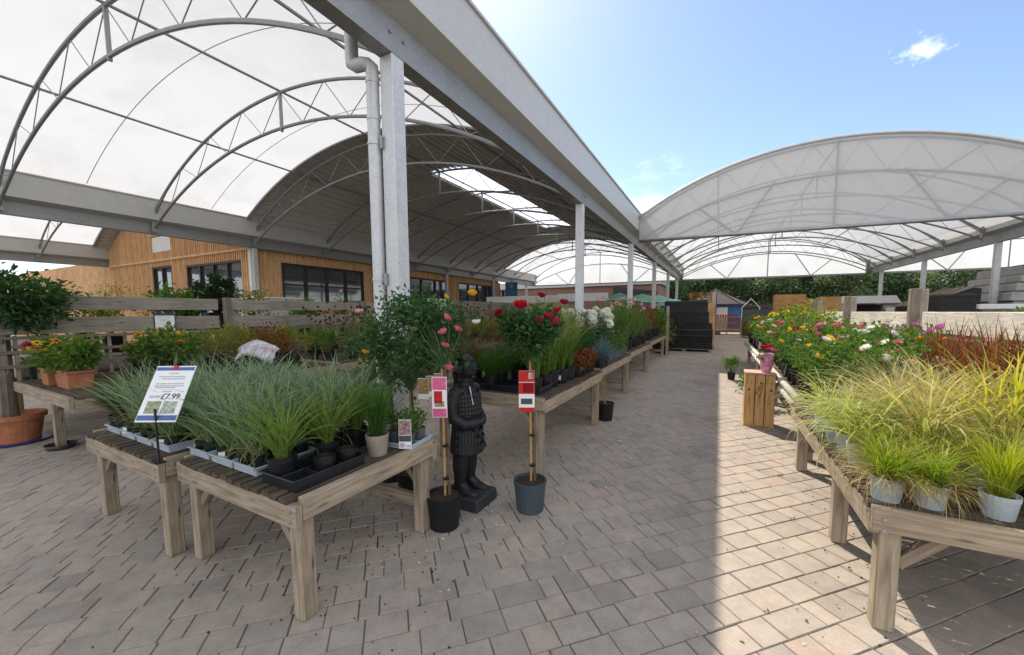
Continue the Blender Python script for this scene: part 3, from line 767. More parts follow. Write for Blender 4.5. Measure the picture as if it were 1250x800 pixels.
def leafcloud(centers, n, spread, size, seed, outward=.5, aspect=.55, fold=.25, droop=0., origin=None):
    """n folded leaves scattered round clump centres"""
    r = np.random.default_rng(seed); C = np.asarray(centers, float)
    k = r.integers(0, len(C), n); sp = np.asarray(spread, float)
    p = C[k]+r.normal(0, 1, (n, 3))*sp
    o = np.asarray(origin if origin is not None else C.mean(0), float)
    outd = p-o; outd /= np.linalg.norm(outd, axis=1)[:, None]+1e-6
    d = r.normal(0, 1, (n, 3)); d /= np.linalg.norm(d, axis=1)[:, None]
    d = d*(1-outward)+outd*outward; d[:, 2] -= droop; d /= np.linalg.norm(d, axis=1)[:, None]+1e-6
    up = r.normal(0, .6, (n, 3))+np.array((0, 0, 1.)); sd_ = np.cross(d, up); sd_ /= np.linalg.norm(sd_, axis=1)[:, None]+1e-6
    nm = np.cross(sd_, d); l = r.uniform(size[0], size[1], n)[:, None]; w_ = l*aspect
    a = p; tip = p+d*l-nm*l*.12; mid = p+d*l*.45
    lf = mid+sd_*w_*.5+nm*w_*fold; rg = mid-sd_*w_*.5+nm*w_*fold
    V = np.stack([a, lf, tip, rg], 1).reshape(-1, 3)
    b = np.arange(n)[:, None]*4
    F = np.stack([b+np.array((0, 2, 1)), b+np.array((0, 3, 2))], 1).reshape(-1, 3)
    return V, F
def clumps(n, rad, c, seed, shell=.45):
    r = np.random.default_rng(seed); d = r.normal(0, 1, (n, 3)); d /= np.linalg.norm(d, axis=1)[:, None]
    q = shell+(1-shell)*r.random(n)
    return np.asarray(c)+d*q[:, None]*np.asarray(rad)
def stems_mb(m, base, tips, r0, r1, mat, seed=0, bow=.1, n=4):
    r = random.Random(seed)
    for t in tips:
        b = Vector(base)+Vector((r.uniform(-.02, .02), r.uniform(-.02, .02), 0)); t = Vector(t)
        md = b.lerp(t, .5)+Vector((r.uniform(-bow, bow), r.uniform(-bow, bow), (t.z-b.z)*.1))
        m.tube([b, md, t], [r0, (r0+r1)/2, r1], mat, n, caps=False)
def pot_mb(r, h, mat, soil=True, rim=True):
    m = MB(); a = r*.8
    prof = [(a, 0), (r*.965, h-.028 if rim else h)]
    if rim: prof += [(r*.965, h-.027), (r, h-.026), (r*1.01, h)]
    prof += [(r*.93, h), (r*.9, h-.02)]
    m.lathe(prof, mat, 18)
    if soil:
        m.lathe([(r*.91, h-.019), (r*.5, h-.012), (.001, h-.01)], M_SOIL, 14, cap=False)
    return m
def petal(m, c, az, tilt, l, w_, cup, mat, rot=None, base=0.):
    """cupped petal leaving centre c; tilt measured from the flower's axis"""
    G = []; ca, sa = math.cos(az), math.sin(az)
    for i, s in enumerate((0, .55, 1)):
        ang = tilt+cup*(s-.3); rr = base+l*s*math.sin(ang); zz = l*s*math.cos(ang)
        for t in (-1, 0, 1):
            ww = w_*(.35, 1, .62)[i]*.5*t; up = (abs(t)*w_*.18)
            q = Vector((rr*ca-ww*sa, rr*sa+ww*ca, zz+up)); G.append(Vector(c)+(rot @ q if rot else q))
    F = [(0, 1, 4, 3), (1, 2, 5, 4), (3, 4, 7, 6), (4, 5, 8, 7)]
    m.add(G, F, mat)
def rose_mb(mat, R_=.042, seed=0, core=None):
    m = MB(); r = random.Random(seed)
    for k, (n, tl, l, w_) in enumerate(((4, .18, .55, .5), (5, .5, .75, .75), (6, .85, .95, .9), (7, 1.25, 1.1, .95))):
        for i in range(n): petal(m, (0, 0, 0), 2*PI*i/n+k*.7+r.uniform(-.2, .2), tl+r.uniform(-.1, .1), l*R_, w_*R_, -.45, core if core and k == 0 else mat)
    return m
def daisy_mb(mat, mid, R_=.04, n=11, cz=.012):
    m = MB(); r = random.Random(3)
    for i in range(n): petal(m, (0, 0, 0), 2*PI*i/n+r.uniform(-.1, .1), 1.3+r.uniform(-.15, .2), R_, R_*.42, .25, mat, base=R_*.15)
    m.lathe([(R_*.32, 0), (R_*.3, cz*.7), (R_*.15, cz*1.3), (.001, cz*1.5)], mid, 8); return m
def pompon_mb(mat, R_=.045, seed=0):
    m = MB()
    for k, (n, tl, l) in enumerate(((5, .15, .75), (8, .5, .9), (10, .9, 1), (11, 1.3, 1), (11, 1.75, .95))):
        for i in range(n): petal(m, (0, 0, 0), 2*PI*i/n+k*.3, tl, l*R_, R_*.42, .3, mat)
    return m
FM = {}
for nm, a, c in (('red', (.42, .012, .02), (.55, .02, .04)), ('pink', (.62, .1, .22), (.75, .22, .34)), ('yellow', (.72, .45, .02), (.8, .55, .05)), ('white', (.75, .74, .68), (.82, .8, .72)),
                 ('orange', (.7, .22, .03), (.75, .34, .08)), ('pale pink', (.74, .42, .4), (.8, .55, .5)), ('crimson', (.3, .01, .03), (.4, .02, .06)), ('mauve', (.5, .16, .38), (.6, .25, .48))):
    FM[nm] = leafmat(nm.replace(' ', '_')+'_petals', a, c, trans=.3, rough=.5)
F_MID = solid('flower_centre', (.05, .025, .01), .9)
# leaf colours
L_SEDGE = leafmat('sedge_blades', (.03, .1, .045), (.08, .19, .085), .4, stripe=(.38, .45, .27), third=(.24, .34, .15))
L_SEDGEY = leafmat('yellow_sedge_blades', (.05, .13, .025), (.1, .2, .04), .4, stripe=(.32, .4, .1))
L_FINE = leafmat('fine_grass_blades', (.03, .1, .015), (.09, .2, .04), .4)
L_BROWN = leafmat('brown_sedge_blades', (.1, .055, .025), (.2, .13, .05), .35, third=(.09, .11, .03))
L_OLIVE = leafmat('olive_grass_blades', (.05, .075, .02), (.14, .14, .05), .35)
L_BAMB = leafmat('bamboo_grass_blades', (.085, .17, .03), (.2, .29, .06), .42, tip=(.34, .31, .14))
L_FESC = leafmat('blue_fescue_blades', (.08, .15, .16), (.16, .25, .26), .3)
L_GOLD = leafmat('golden_sedge_blades', (.2, .31, .04), (.38, .44, .09), .5, stripe=(.52, .53, .2), tip=(.55, .5, .24))
L_STIPA = leafmat('feather_grass_blades', (.2, .29, .025), (.4, .42, .06), .5, tip=(.52, .44, .16))
L_STIPAT = leafmat('tan_feather_grass', (.3, .28, .08), (.5, .44, .18), .5, tip=(.6, .52, .28))
L_THATCH = leafmat('dry_thatch', (.3, .2, .08), (.5, .4, .2), .4)
L_LIME = leafmat('lime_tuft_blades', (.14, .24, .02), (.24, .32, .04), .5, tip=(.45, .36, .1))
L_HAKO = leafmat('broad_gold_blades', (.24, .3, .03), (.45, .42, .07), .5, tip=(.5, .4, .12))
L_BLOOD = leafmat('blood_grass_blades', (.15, .035, .028), (.21, .075, .035), .42, third=(.17, .2, .04))
L_ROSE = leafmat('rose_leaves', (.03, .08, .025), (.08, .17, .05), .4)
L_ROSEL = leafmat('light_rose_leaves', (.06, .13, .025), (.13, .21, .04), .4)
L_SHRUB = leafmat('shrub_leaves', (.07, .145, .025), (.14, .23, .045), .35)
L_YEL = leafmat('yellow_green_leaves', (.15, .2, .02), (.25, .27, .045), .4)
L_RED = leafmat('red_brown_leaves', (.15, .04, .025), (.24, .11, .04), .35)
L_BOX = leafmat('box_leaves', (.012, .035, .008), (.04, .08, .018), .25)
L_BAY = leafmat('bay_leaves', (.025, .075, .02), (.065, .14, .04), .35, rough=.35)
L_GREY = leafmat('grey_leaves', (.06, .13, .07), (.13, .21, .13), .3)
L_TREE = leafmat('tree_leaves', (.11, .17, .09), (.18, .25, .13), .5)
L_TREE2 = leafmat('pale_tree_leaves', (.13, .19, .09), (.21, .27, .14), .5)

class Kind:
    """a kind of plant: a few prototype trees; the first placing of each uses the prototype itself"""
    def __init__(s, protos): s.p = protos; s.used = [False]*len(protos); s.i = 0
    def place(s, loc, label, group=None, sc=1., rz=None, k=None):
        k = s.i % len(s.p) if k is None else k; s.i += 1
        rz = rnd.uniform(0, 2*PI) if rz is None else rz
        if not s.used[k]:
            s.used[k] = True; o = s.p[k]; o.location = loc; o.rotation_euler = (0, 0, rz); o.scale = (sc,)*3
            o['label'] = label
            if group: o['group'] = group
            return o
        return copy_tree(s.p[k], loc, rz, sc, label, group)
    def done(s):
        for u, p in zip(s.used, s.p):
            if not u:
                for c in list(p.children): bpy.data.objects.remove(c)
                bpy.data.objects.remove(p)
ALLK = []
def reg(protos): k = Kind(protos); ALLK.append(k); return k
def share(o, name, parent, loc=None, rot=None):
    c = bpy.data.objects.new(name, o.data); COL.objects.link(c); c.parent = parent
    if loc is not None: c.location = loc
    if rot is not None: c.rotation_euler = rot
    return c
def grass_kind(name, cat, layers, mats, pot, nvar=3, seed=0, tags=0., uprt=False):
    """layers: dicts for ribbons(); pot: (r, h, mat)"""
    P = []; potm = None
    for v in range(nvar):
        t = thing(name, (0, 0, 0), '', cat); r_, h_, pm = pot
        if potm is None: potm = pot_mb(r_, h_, pm).build('pot', t, smooth=False)
        else: share(potm, 'pot', t)
        Vs, Fs, Us, Ms = [], [], [], []; nb = 0
        for k, ly in enumerate(layers):
            V, F, U = ribbons(seed=seed*97+v*13+k, zb=h_-.015, **ly)
            Vs.append(V); Fs.append(F+nb); Us.append(U); Ms.append(np.full(len(F), k)); nb += len(V)
        npmesh('foliage', np.concatenate(Vs), np.concatenate(Fs), mats, np.concatenate(Ms), np.concatenate(Us), t)
        if tags and v % 2 == 0:
            m = MB(); m.box((r_*1.06, 0, h_*.42), (.006, .045, .05), M_WHITE, Matrix.Rotation(-.1, 3, 'Y')); m.build('plant_label', t)
        P.append(t)
    return reg(P)
def leafy_kind(name, cat, pot, crown, leaf, nleaf, size, spread, seed=0, nvar=2, nclump=14, stem=M_BSTEM, blooms=None, aspect=.55, outward=.5, shell=.4, extra=None, trunk=None, droop=0., tagc=None):
    """crown: (centre z, (rx, ry, rz)); blooms: (mesh object, count, where)"""
    P = []; potm = None
    for v in range(nvar):
        t = thing(name, (0, 0, 0), '', cat)
        if pot:
            if potm is None: potm = pot_mb(*pot).build('pot', t)
            else: share(potm, 'pot', t)
        h_ = pot[1] if pot else 0
        C = clumps(nclump, crown[1], (0, 0, crown[0]), seed*31+v, shell)
        C[:, 2] = np.maximum(C[:, 2], h_+.02)
        V, F = leafcloud(C, nleaf, spread, size, seed*57+v, outward, aspect, origin=(0, 0, crown[0]-crown[1][2]*.6), droop=droop)
        npmesh('foliage', V, F, [leaf], parent=t)
        m = MB(); st = (0, 0, h_-.02)
        if trunk:
            m.tube([st, (0, 0, crown[0]-crown[1][2]*.5)], trunk, stem, 8); st = (0, 0, crown[0]-crown[1][2]*.6)
        stems_mb(m, st, C, .006, .003, stem, seed+v, bow=crown[1][0]*.3)
        m.build('stems', t)
        if tagc:
            m = MB(); m.box((-pot[0]*1.05, .0, pot[1]*.75), (.006, .06, .16), tagc, Matrix.Rotation(.12, 3, 'Y')); m.build('plant_label', t)
        if blooms:
            bl, cnt, zmin = blooms; rr = random.Random(seed*7+v)
            for i in range(cnt):
                for _ in range(30):
                    d = Vector((rr.gauss(0, 1), rr.gauss(0, 1), rr.gauss(.6, .8))).normalized()
                    if d.z > zmin: break
                p = Vector((d.x*crown[1][0], d.y*crown[1][1], d.z*crown[1][2]))*rr.uniform(1.0, 1.25)+Vector((0, 0, crown[0]))
                c = share(bl[i % len(bl)], 'bloom', t, p, (rr.uniform(-.6, .6)-d.y*.7, rr.uniform(-.6, .6)+d.x*.7, rr.uniform(0, 6)))
        P.append(t)
    return reg(P)
_tmp = []
def bloomset(fn, *a, n=1, **k):
    L = []
    for i in range(n):
        o = fn(*a, **k).build('bloom'); L.append(o); _tmp.append(o)
    return L
# ------------------------------------------------------------------ plant kinds
B_RED = bloomset(rose_mb, FM['red'], .038); B_PINK = bloomset(rose_mb, FM['pink'], .036); B_YEL = bloomset(rose_mb, FM['yellow'], .036); B_WHT = bloomset(rose_mb, FM['white'], .038)
B_ORG = bloomset(rose_mb, FM['orange'], .034); B_PALE = bloomset(rose_mb, FM['pale pink'], .042); B_CRIM = bloomset(rose_mb, FM['crimson'], .045); B_MAU = bloomset(rose_mb, FM['mauve'], .04)
B_REDL = bloomset(rose_mb, FM['red'], .065); B_POM = bloomset(pompon_mb, FM['white'], .07); B_RUD = bloomset(daisy_mb, FM['orange'], F_MID, .042); B_RUDY = bloomset(daisy_mb, FM['yellow'], F_MID, .042)
SEDGE = grass_kind('striped_sedge', 'sedge', [dict(n=44, L=(.36, .6), W=(.011, .0175), r0=.034, tilt=(.24, .16), bend=(.35, 1.35), segs=7), dict(n=10, L=(.25, .45), W=(.006, .009), r0=.03, tilt=(.7, .2), bend=(.9, 1.7)), dict(n=7, L=(.25, .5), W=(.004, .008), r0=.04, tilt=(.6, .3), bend=(.6, 1.8))], [L_SEDGE, L_SEDGEY, L_STIPAT], (.058, .105, M_BLKPOT), 4, 1, tags=1)
SEDGEY = grass_kind('striped_sedge', 'sedge', [dict(n=95, L=(.32, .52), W=(.008, .012), r0=.03, tilt=(.35, .2), bend=(.4, 1.4), segs=7)], [L_SEDGEY], (.075, .13, M_BLKPOT), 2, 2)
FINE = grass_kind('fine_grass', 'grass plant', [dict(n=420, L=(.28, .42), W=(.002, .0035), r0=.035, tilt=(.22, .16), bend=(.2, .8))], [L_FINE], (.07, .13, M_TAUPE), 2, 3)
OLIVE = grass_kind('fine_grass', 'grass plant', [dict(n=420, L=(.28, .46), W=(.002, .004), r0=.035, tilt=(.35, .2), bend=(.4, 1.3))], [L_OLIVE], (.065, .12, M_BLKPOT), 2, 4)
BALL = grass_kind('fine_grass', 'grass plant', [dict(n=520, L=(.26, .4), W=(.002, .0035), r0=.04, tilt=(.4, .25), bend=(.4, 1.2))], [L_FINE], (.07, .13, M_BLKPOT), 2, 5)
BROWN = grass_kind('brown_sedge', 'sedge', [dict(n=380, L=(.35, .55), W=(.002, .0035), r0=.035, tilt=(.25, .15), bend=(.6, 1.7))], [L_BROWN], (.07, .13, M_BLKPOT), 2, 6)
BAMB = grass_kind('tall_grass', 'grass plant', [dict(n=95, L=(.5, .8), W=(.006, .012), r0=.05, tilt=(.12, .1), bend=(.15, 1.5)), dict(n=26, L=(.6, .85), W=(.004, .006), r0=.045, tilt=(.06, .05), bend=(.0, .15))], [L_BAMB, L_BAMB], (.085, .17, M_BLKPOT), 3, 7, tags=1)
FESC = grass_kind('blue_fescue', 'grass plant', [dict(n=420, L=(.18, .28), W=(.002, .003), r0=.03, tilt=(.75, .4), bend=(.1, .5))], [L_FESC], (.06, .11, M_BLKPOT), 2, 8)
GOLD = grass_kind('golden_sedge', 'sedge', [dict(n=140, L=(.32, .54), W=(.006, .0095), r0=.04, tilt=(.5, .3), bend=(.9, 2.2), segs=7)], [L_GOLD], (.075, .13, M_PALEPOT), 3, 9)
STIPA = grass_kind('feather_grass', 'grass plant', [dict(n=520, L=(.3, .52), W=(.0012, .0022), r0=.04, tilt=(.22, .16), bend=(.3, 1.3), wob=.2)], [L_STIPA], (.07, .12, M_PALEPOT), 2, 10)
STIPT = grass_kind('feather_grass', 'grass plant', [dict(n=420, L=(.36, .6), W=(.0014, .0024), r0=.04, tilt=(.3, .2), bend=(.5, 1.7), wob=.2), dict(n=40, L=(.5, .68), W=(.006, .01), r0=.03, tilt=(.3, .2), bend=(.8, 1.6))], [L_STIPAT, L_STIPAT], (.08, .14, M_PALEPOT), 2, 11)
LIME = grass_kind('lime_grass', 'grass plant', [dict(n=420, L=(.16, .3), W=(.002, .0035), r0=.055, tilt=(.5, .35), bend=(.3, 1.5)), dict(n=300, L=(.14, .28), W=(.0018, .0034), r0=.07, tilt=(1.05, .25), bend=(1.0, 2.0))], [L_LIME, L_THATCH], (.062, .11, M_PALEPOT), 3, 12)
HAKO = grass_kind('broad_leaved_grass', 'grass plant', [dict(n=60, L=(.4, .7), W=(.01, .017), r0=.05, tilt=(.2, .15), bend=(.3, 1.3))], [L_HAKO], (.085, .15, M_BLKPOT), 2, 13)
BLOOD = grass_kind('blood_grass', 'grass plant', [dict(n=110, L=(.35, .62), W=(.006, .011), r0=.06, tilt=(.1, .08), bend=(.05, .5))], [L_BLOOD], (.085, .15, M_BLKPOT), 2, 14)
RPOT = (.11, .2, M_BLKPOT)
ROSE = {}
for k, (c, bl, lf) in enumerate((('red', B_RED, L_ROSEL), ('pink', B_PINK, L_ROSEL), ('yellow', B_YEL, L_ROSEL), ('white', B_WHT, L_ROSEL), ('orange', B_ORG, L_ROSEL), ('pale pink', B_PALE, L_ROSEL), ('crimson', B_CRIM, L_ROSE), ('mauve', B_MAU, L_ROSEL))):
    ROSE[c] = leafy_kind('rose_bush', 'rose bush', RPOT, (.47, (.2, .2, .2)), lf, 620, (.03, .055), (.055, .055, .05), seed=20+k, nvar=2, nclump=16, stem=M_GSTEM, blooms=(bl, 5, .1), tagc=[M_WHITE, M_PINK][k % 2])
DAHL = leafy_kind('white_dahlia', 'dahlia', (.1, .18, M_GREYPOT), (.52, (.2, .2, .22)), L_GREY, 420, (.05, .09), (.05, .05, .05), seed=40, blooms=(B_POM, 8, -.1), stem=M_GSTEM)
HEUCH = leafy_kind('red_leaved_plant', 'plant', (.07, .13, M_BLKPOT), (.2, (.09, .09, .07)), L_RED, 160, (.04, .07), (.03, .03, .025), seed=41, aspect=.9)
SMALL = leafy_kind('small_perennial', 'plant', (.075, .15, M_GREYPOT), (.27, (.1, .1, .1)), L_SHRUB, 240, (.03, .055), (.03, .03, .04), seed=42)
AIRY = leafy_kind('airy_perennial', 'plant', (.1, .18, M_BLKPOT), (.55, (.2, .2, .32)), L_SHRUB, 520, (.025, .06), (.05, .05, .06), seed=43, stem=M_GSTEM, aspect=.35, nclump=26, shell=.2, blooms=(B_PALE, 2, .2))
DUSKY = leafy_kind('dusky_perennial', 'plant', (.1, .18, M_BLKPOT), (.5, (.2, .2, .26)), L_RED, 420, (.025, .05), (.05, .05, .06), seed=44, stem=M_BSTEM, nclump=22, shell=.2, blooms=(B_CRIM, 3, .2))
SHRUB = leafy_kind('leafy_shrub', 'shrub', (.11, .2, M_BLKPOT), (.48, (.22, .22, .2)), L_SHRUB, 700, (.035, .07), (.06, .06, .05), seed=45)
YELSH = leafy_kind('yellow_green_shrub', 'shrub', (.11, .2, M_BLKPOT), (.44, (.24, .24, .17)), L_YEL, 700, (.025, .05), (.06, .06, .05), seed=46)
REDSH = leafy_kind('red_leaved_shrub', 'shrub', (.11, .2, M_BLKPOT), (.42, (.24, .24, .16)), L_RED, 600, (.03, .05), (.06, .06, .05), seed=47)
RUDB = leafy_kind('coneflower', 'coneflower', (.1, .18, M_BLKPOT), (.4, (.2, .2, .15)), L_SHRUB, 520, (.04, .08), (.05, .05, .05), seed=48, blooms=(B_RUD+B_RUDY, 6, .2), stem=M_GSTEM)
BOXB = leafy_kind('box_ball', 'box ball', (.14, .25, M_BLKPOT), (.5, (.24, .24, .22)), L_BOX, 5200, (.024, .042), (.03, .03, .03), seed=49, nclump=60, shell=.8)
FERN = leafy_kind('pale_shrub', 'shrub', (.13, .25, M_BLKPOT), (.75, (.3, .3, .35)), L_YEL, 900, (.02, .05), (.07, .07, .08), seed=50, aspect=.3, stem=M_GSTEM)
BIGLF = leafy_kind('broad_leaved_shrub', 'shrub', (.12, .22, M_BLKPOT), (.6, (.25, .25, .25)), L_SHRUB, 260, (.08, .13), (.06, .06, .06), seed=51, aspect=.5)
def stalky(name, cat, seed):
    P = []
    for v in range(2):
        t = thing(name, (0, 0, 0), '', cat); pot_mb(.09, .17, M_BLKPOT).build('pot', t)
        r = random.Random(seed+v); m = MB(); tips = []
        for i in range(16):
            a = r.uniform(0, 2*PI); sp = r.uniform(.05, .3); tips.append((sp*math.cos(a), sp*math.sin(a), r.uniform(.6, 1.02)))
        stems_mb(m, (0, 0, .15), tips, .003, .0015, M_BSTEM, seed+v, .04)
        V, F = leafcloud([(x*.5, y*.5, z*.5) for x, y, z in tips], 260, (.04, .04, .09), (.02, .05), seed+v, aspect=.3); npmesh('foliage', V, F, [L_SHRUB], parent=t)
        for x, y, z in tips: m.lathe([(.001, -.022), (.02, -.01), (.024, .006), (.012, .02), (.001, .026)], F_MID, 7, (x, y, z), cap=False)
        m.build('stems', t); P.append(t)
    return reg(P)
STALK = stalky('seeding_perennial', 'plant', 60)

# ------------------------------------------------------------------ front benches: trays of sedges
def tray(loc, label, nx=2, ny=3, pitch=.122, mat=M_TRAY, rz=0., h=.045):
    t = thing('pot_tray', loc, label, 'tray', rz=rz); W, D = nx*pitch+.012, ny*pitch+.012
    m = MB(); o = .012
    m.box((0, 0, .006), (W-.03, D-.03, .008), mat)
    def ring(w_, d_, z0, z1, th):
        for sx in (-1, 1): m.box((sx*(w_/2-th/2), 0, (z0+z1)/2), (th, d_, z1-z0), mat)
        for sy in (-1, 1): m.box((0, sy*(d_/2-th/2), (z0+z1)/2), (w_-2*th, th, z1-z0), mat)
    ring(W-.02, D-.02, .0, h, .006); ring(W+.008, D+.008, h, h+.008, .016)
    for i in range(1, nx): m.box(((i-nx/2)*pitch, 0, h*.5), (.01, D-.04, h-.008), mat)
    for j in range(1, ny): m.box((0, (j-ny/2)*pitch, h*.5+.001), (W-.04, .01, h-.008), mat)
    m.build('tray_shell', t, bevel=.003); return t
ZT = .68; TX = [-4.16, -3.88, -3.6, -3.32, -2.94, -2.66, -2.4]
COLW = ['left', 'right']; ROWW = ['front', 'middle', 'back']
for i, x in enumerate(TX):
    nm = f'light grey tray {ORD[i]} from the left'
    tray((x, 1.28+(.06 if i > 3 else 0), ZT), f'light grey plastic tray of sedges at the bench front, {ORD[i]} from the left')
    for a in range(2):
        for c in range(3):
            p = (x+(a-.5)*.122, 1.28+(.06 if i > 3 else 0)+(c-1)*.122, ZT+.011)
            lab = f'sedge in the {ROWW[c]} {COLW[a]} cell of the {ORD[i]} grey tray from the left'
            if i == 0: OLIVE.place(p, 'fine olive '+lab, 'sedges on the front benches', rnd.uniform(.85, 1.05))
            else: SEDGE.place(p, 'striped blue-green '+lab, 'sedges on the front benches', rnd.uniform(.78, 1.0))
for i, x in enumerate(TX[1:]):
    for a in range(2):
        for c in range(2):
            if (i*2+a+c*3) % 4 == 1: continue
            p = (x+(a-.5)*.14, 1.66+c*.2+(.04 if i > 2 else 0), ZT)
            SEDGE.place(p, f'striped sedge standing without a tray, {["near","far"][c]} {COLW[a]} pot behind the {ORD[i+1]} grey tray', 'sedges on the front benches', rnd.uniform(.9, 1.08))
bt = tray((-2.03, 1.36, ZT), 'black plastic carry tray, half empty, on the front right bench corner', 2, 3, .15, M_BLKTRAY, R(0), .06)
SEDGEY.place((-2.105, 1.21, ZT+.012), 'yellow-striped sedge leaning out of the black tray at the bench corner', None, 1.0, .4)
SEDGEY.place((-2.12, 1.5, ZT+.012), 'yellow-striped sedge at the back of the black tray', None, .95, 2.)
SEDGEY.place((-2.2, 1.78, ZT), 'yellow-striped sedge standing behind the black tray', None, 1.0, 4.)
t = thing('empty_pot', (-1.955, 1.36, ZT+.012), 'black pot of bare soil in the middle of the black tray', 'pot'); pot_mb(.06, .1, M_BLKPOT).build('pot_body', t)
t = thing('empty_pot', (-1.955, 1.51, ZT+.012), 'black pot of bare soil at the back of the black tray', 'pot'); pot_mb(.06, .1, M_BLKPOT).build('pot_body', t)
FINE.place((-1.95, 1.74, ZT), 'bright green fine grass in a taupe pot at the bench edge', None, 1.05)
t2 = tray((-1.93, 1.99, ZT), 'pale grey low tray at the rear right bench corner', 2, 2, .125, M_TRAY, R(8), .03)
for k, (dx, dy) in enumerate(((-.06, -.055), (.065, -.05), (.05, .07))):
    SMALL.place((-1.93+dx, 1.99+dy, ZT+.01), ['small green perennial at the left of the pale corner tray', 'small green perennial nearest the corner with a plum photo label', 'small green perennial at the back of the pale corner tray'][k], None, .62)

def text(s, size, parent, loc, rot, mat, name='lettering', align='CENTER', shear=0.):
    cu = bpy.data.curves.new(name, 'FONT'); cu.body = s; cu.size = size; cu.align_x = align; cu.align_y = 'CENTER'; cu.extrude = .0006
    cu.materials.append(mat); cu.shear = shear; q = bpy.data.objects.new(name, cu); COL.objects.link(q)
    me = bpy.data.meshes.new_from_object(q.evaluated_get(bpy.context.evaluated_depsgraph_get())); bpy.data.objects.remove(q)
    o = bpy.data.objects.new(name, me); COL.objects.link(o); o.parent = parent; o.location = loc
    o.rotation_euler = rot; return o
# price sign on a stake: card-local x = right, y = up the card, z = out of the face
def card_sign(name, loc, right, up, label, cat, w_, h_, stake=0., draw=None, frame=None):
    t = thing(name, loc, label, cat)
    X = Vector(right).normalized(); Y = (Vector(up)-X*Vector(up).dot(X)).normalized(); Z = X.cross(Y)
    Rm = Matrix((X, Y, Z)).transposed()
    if stake:
        m = MB(); m.box((0, .004, -stake/2+.04), (.014, .008, stake+.08), M_BLACKM); m.box((0, .004, -stake+.004), (.07, .05, .006), M_BLACKM); m.build('stake', t)
    m = MB(); m.box((0, h_/2, 0), (w_, h_, .004), M_WHITE)
    c = m.build('card', t); c.rotation_euler = Rm.to_euler()
    if frame:
        m = MB(); m.box((0, h_/2, -.008), (w_+.03, h_+.03, .01), frame); m.build('frame', c)
    draw(c, w_, h_); return t
def strip(c, name, x, y, w_, h_, mat, z=.0035):
    m = MB(); m.box((x, y, z), (w_, h_, .0016), mat); return m.build(name, c)
def lines(c, rows, mat=M_INK2):
    m = MB(); r = random.Random(5)
    for x, y, w_, h_ in rows:
        a = x-w_/2
        while a < x+w_/2-.004:
            l = min(r.uniform(.006, .022), x+w_/2-a); m.box((a+l/2, y, .0032), (l, h_, .0012), mat); a += l+.004
    return m.build('print', c)
def draw_price(c, w_, h_):
    strip(c, 'header_band', 0, h_*.945, w_*.96, h_*.06, M_SIGNBLUE)
    strip(c, 'footer_band', 0, h_*.07, w_*.96, h_*.085, M_SIGNBLUE)
    strip(c, 'logo', 0, h_*.965, .03, .025, M_RED, .006)
    lines(c, [(0, h_*.86, .06, .006), (0, h_*.8, .17, .006), (.01, h_*.76, .14, .006), (0, h_*.67, .17, .006), (0, h_*.63, .18, .006), (-.02, h_*.6, .12, .006), (0, h_*.53, .06, .006)])
    strip(c, 'photo', -w_*.2, h_*.25, w_*.34, h_*.21, M_PHOTO); strip(c, 'photo', w_*.2, h_*.25, w_*.34, h_*.21, solid('label_photo_grey', (.2, .3, .2), .4, var=.6, scale=60, col2=(.6, .65, .55)))
    text('NOW', .025, c, (-w_*.25, h_*.435, .004), (0, 0, 0), M_INK2); text('£7.99', .052, c, (w_*.14, h_*.435, .004), (0, 0, 0), M_INK)
card_sign('price_sign', (-2.93, .955, .965), (.88, .475, 0), (-.24, .44, .86), 'white tilted price card with blue bands and £7.99 on a black stake', 'sign', .245, .36, .25, draw_price)
def draw_info(c, w_, h_):
    strip(c, 'header_band', 0, h_*.97, w_, h_*.06, M_NAVY); strip(c, 'footer_band', 0, h_*.06, w_, h_*.12, M_NAVY)
    lines(c, [(0, h_*.86, .15, .008), (0, h_*.75, .1, .008), (.01, h_*.68, .13, .008), (0, h_*.55, .14, .006)])
    strip(c, 'photo', -w_*.22, h_*.25, w_*.4, h_*.2, M_PHOTO2); strip(c, 'photo', w_*.22, h_*.25, w_*.4, h_*.2, M_PHOTO2)
    m = MB(); m.lathe([(.03, 0), (.02, .003)], M_INK, 9, (w_*.18, h_*.55, .003)); m.build('emblem', c)
card_sign('info_sign', (-7.72, 2.74, 1.3), (.35, .94, 0), (0, 0, 1), 'small dark framed information card with two photos hung on the plank fence', 'sign', .23, .31, 0, draw_info, M_NAVY)
t = thing('plastic_poster', (-4.25, 2.2, 1.14), 'crumpled pink and pale blue plastic bag of compost label above the sedges', 'poster')
V = []; F = []
for i in range(9):
    for j in range(7):
        V.append((-.2+i*.05+.05*j/6, .015*math.sin(i*1.7+j)+.01*math.cos(j*2.1), .03*j+.035*math.sin(i*.6)-(.03 if i in (0, 8) else 0)))
for i in range(8):
    for j in range(6): F.append((i*7+j, i*7+7+j, i*7+8+j, i*7+j+1))
m = MB(); m.add(V, F, solid('printed_plastic', (.55, .2, .25), .3, var=.4, scale=14, col2=(.55, .68, .7)))
o = m.build('sheet', t, smooth=True); o.rotation_euler = (R(-25), 0, R(28)); sdm = o.modifiers.new('solid', 'SOLIDIFY'); sdm.thickness = .004
m = MB(); m.box((0, .03, -.23), (.012, .012, .5), M_BLACKM); m.build('stake', t)

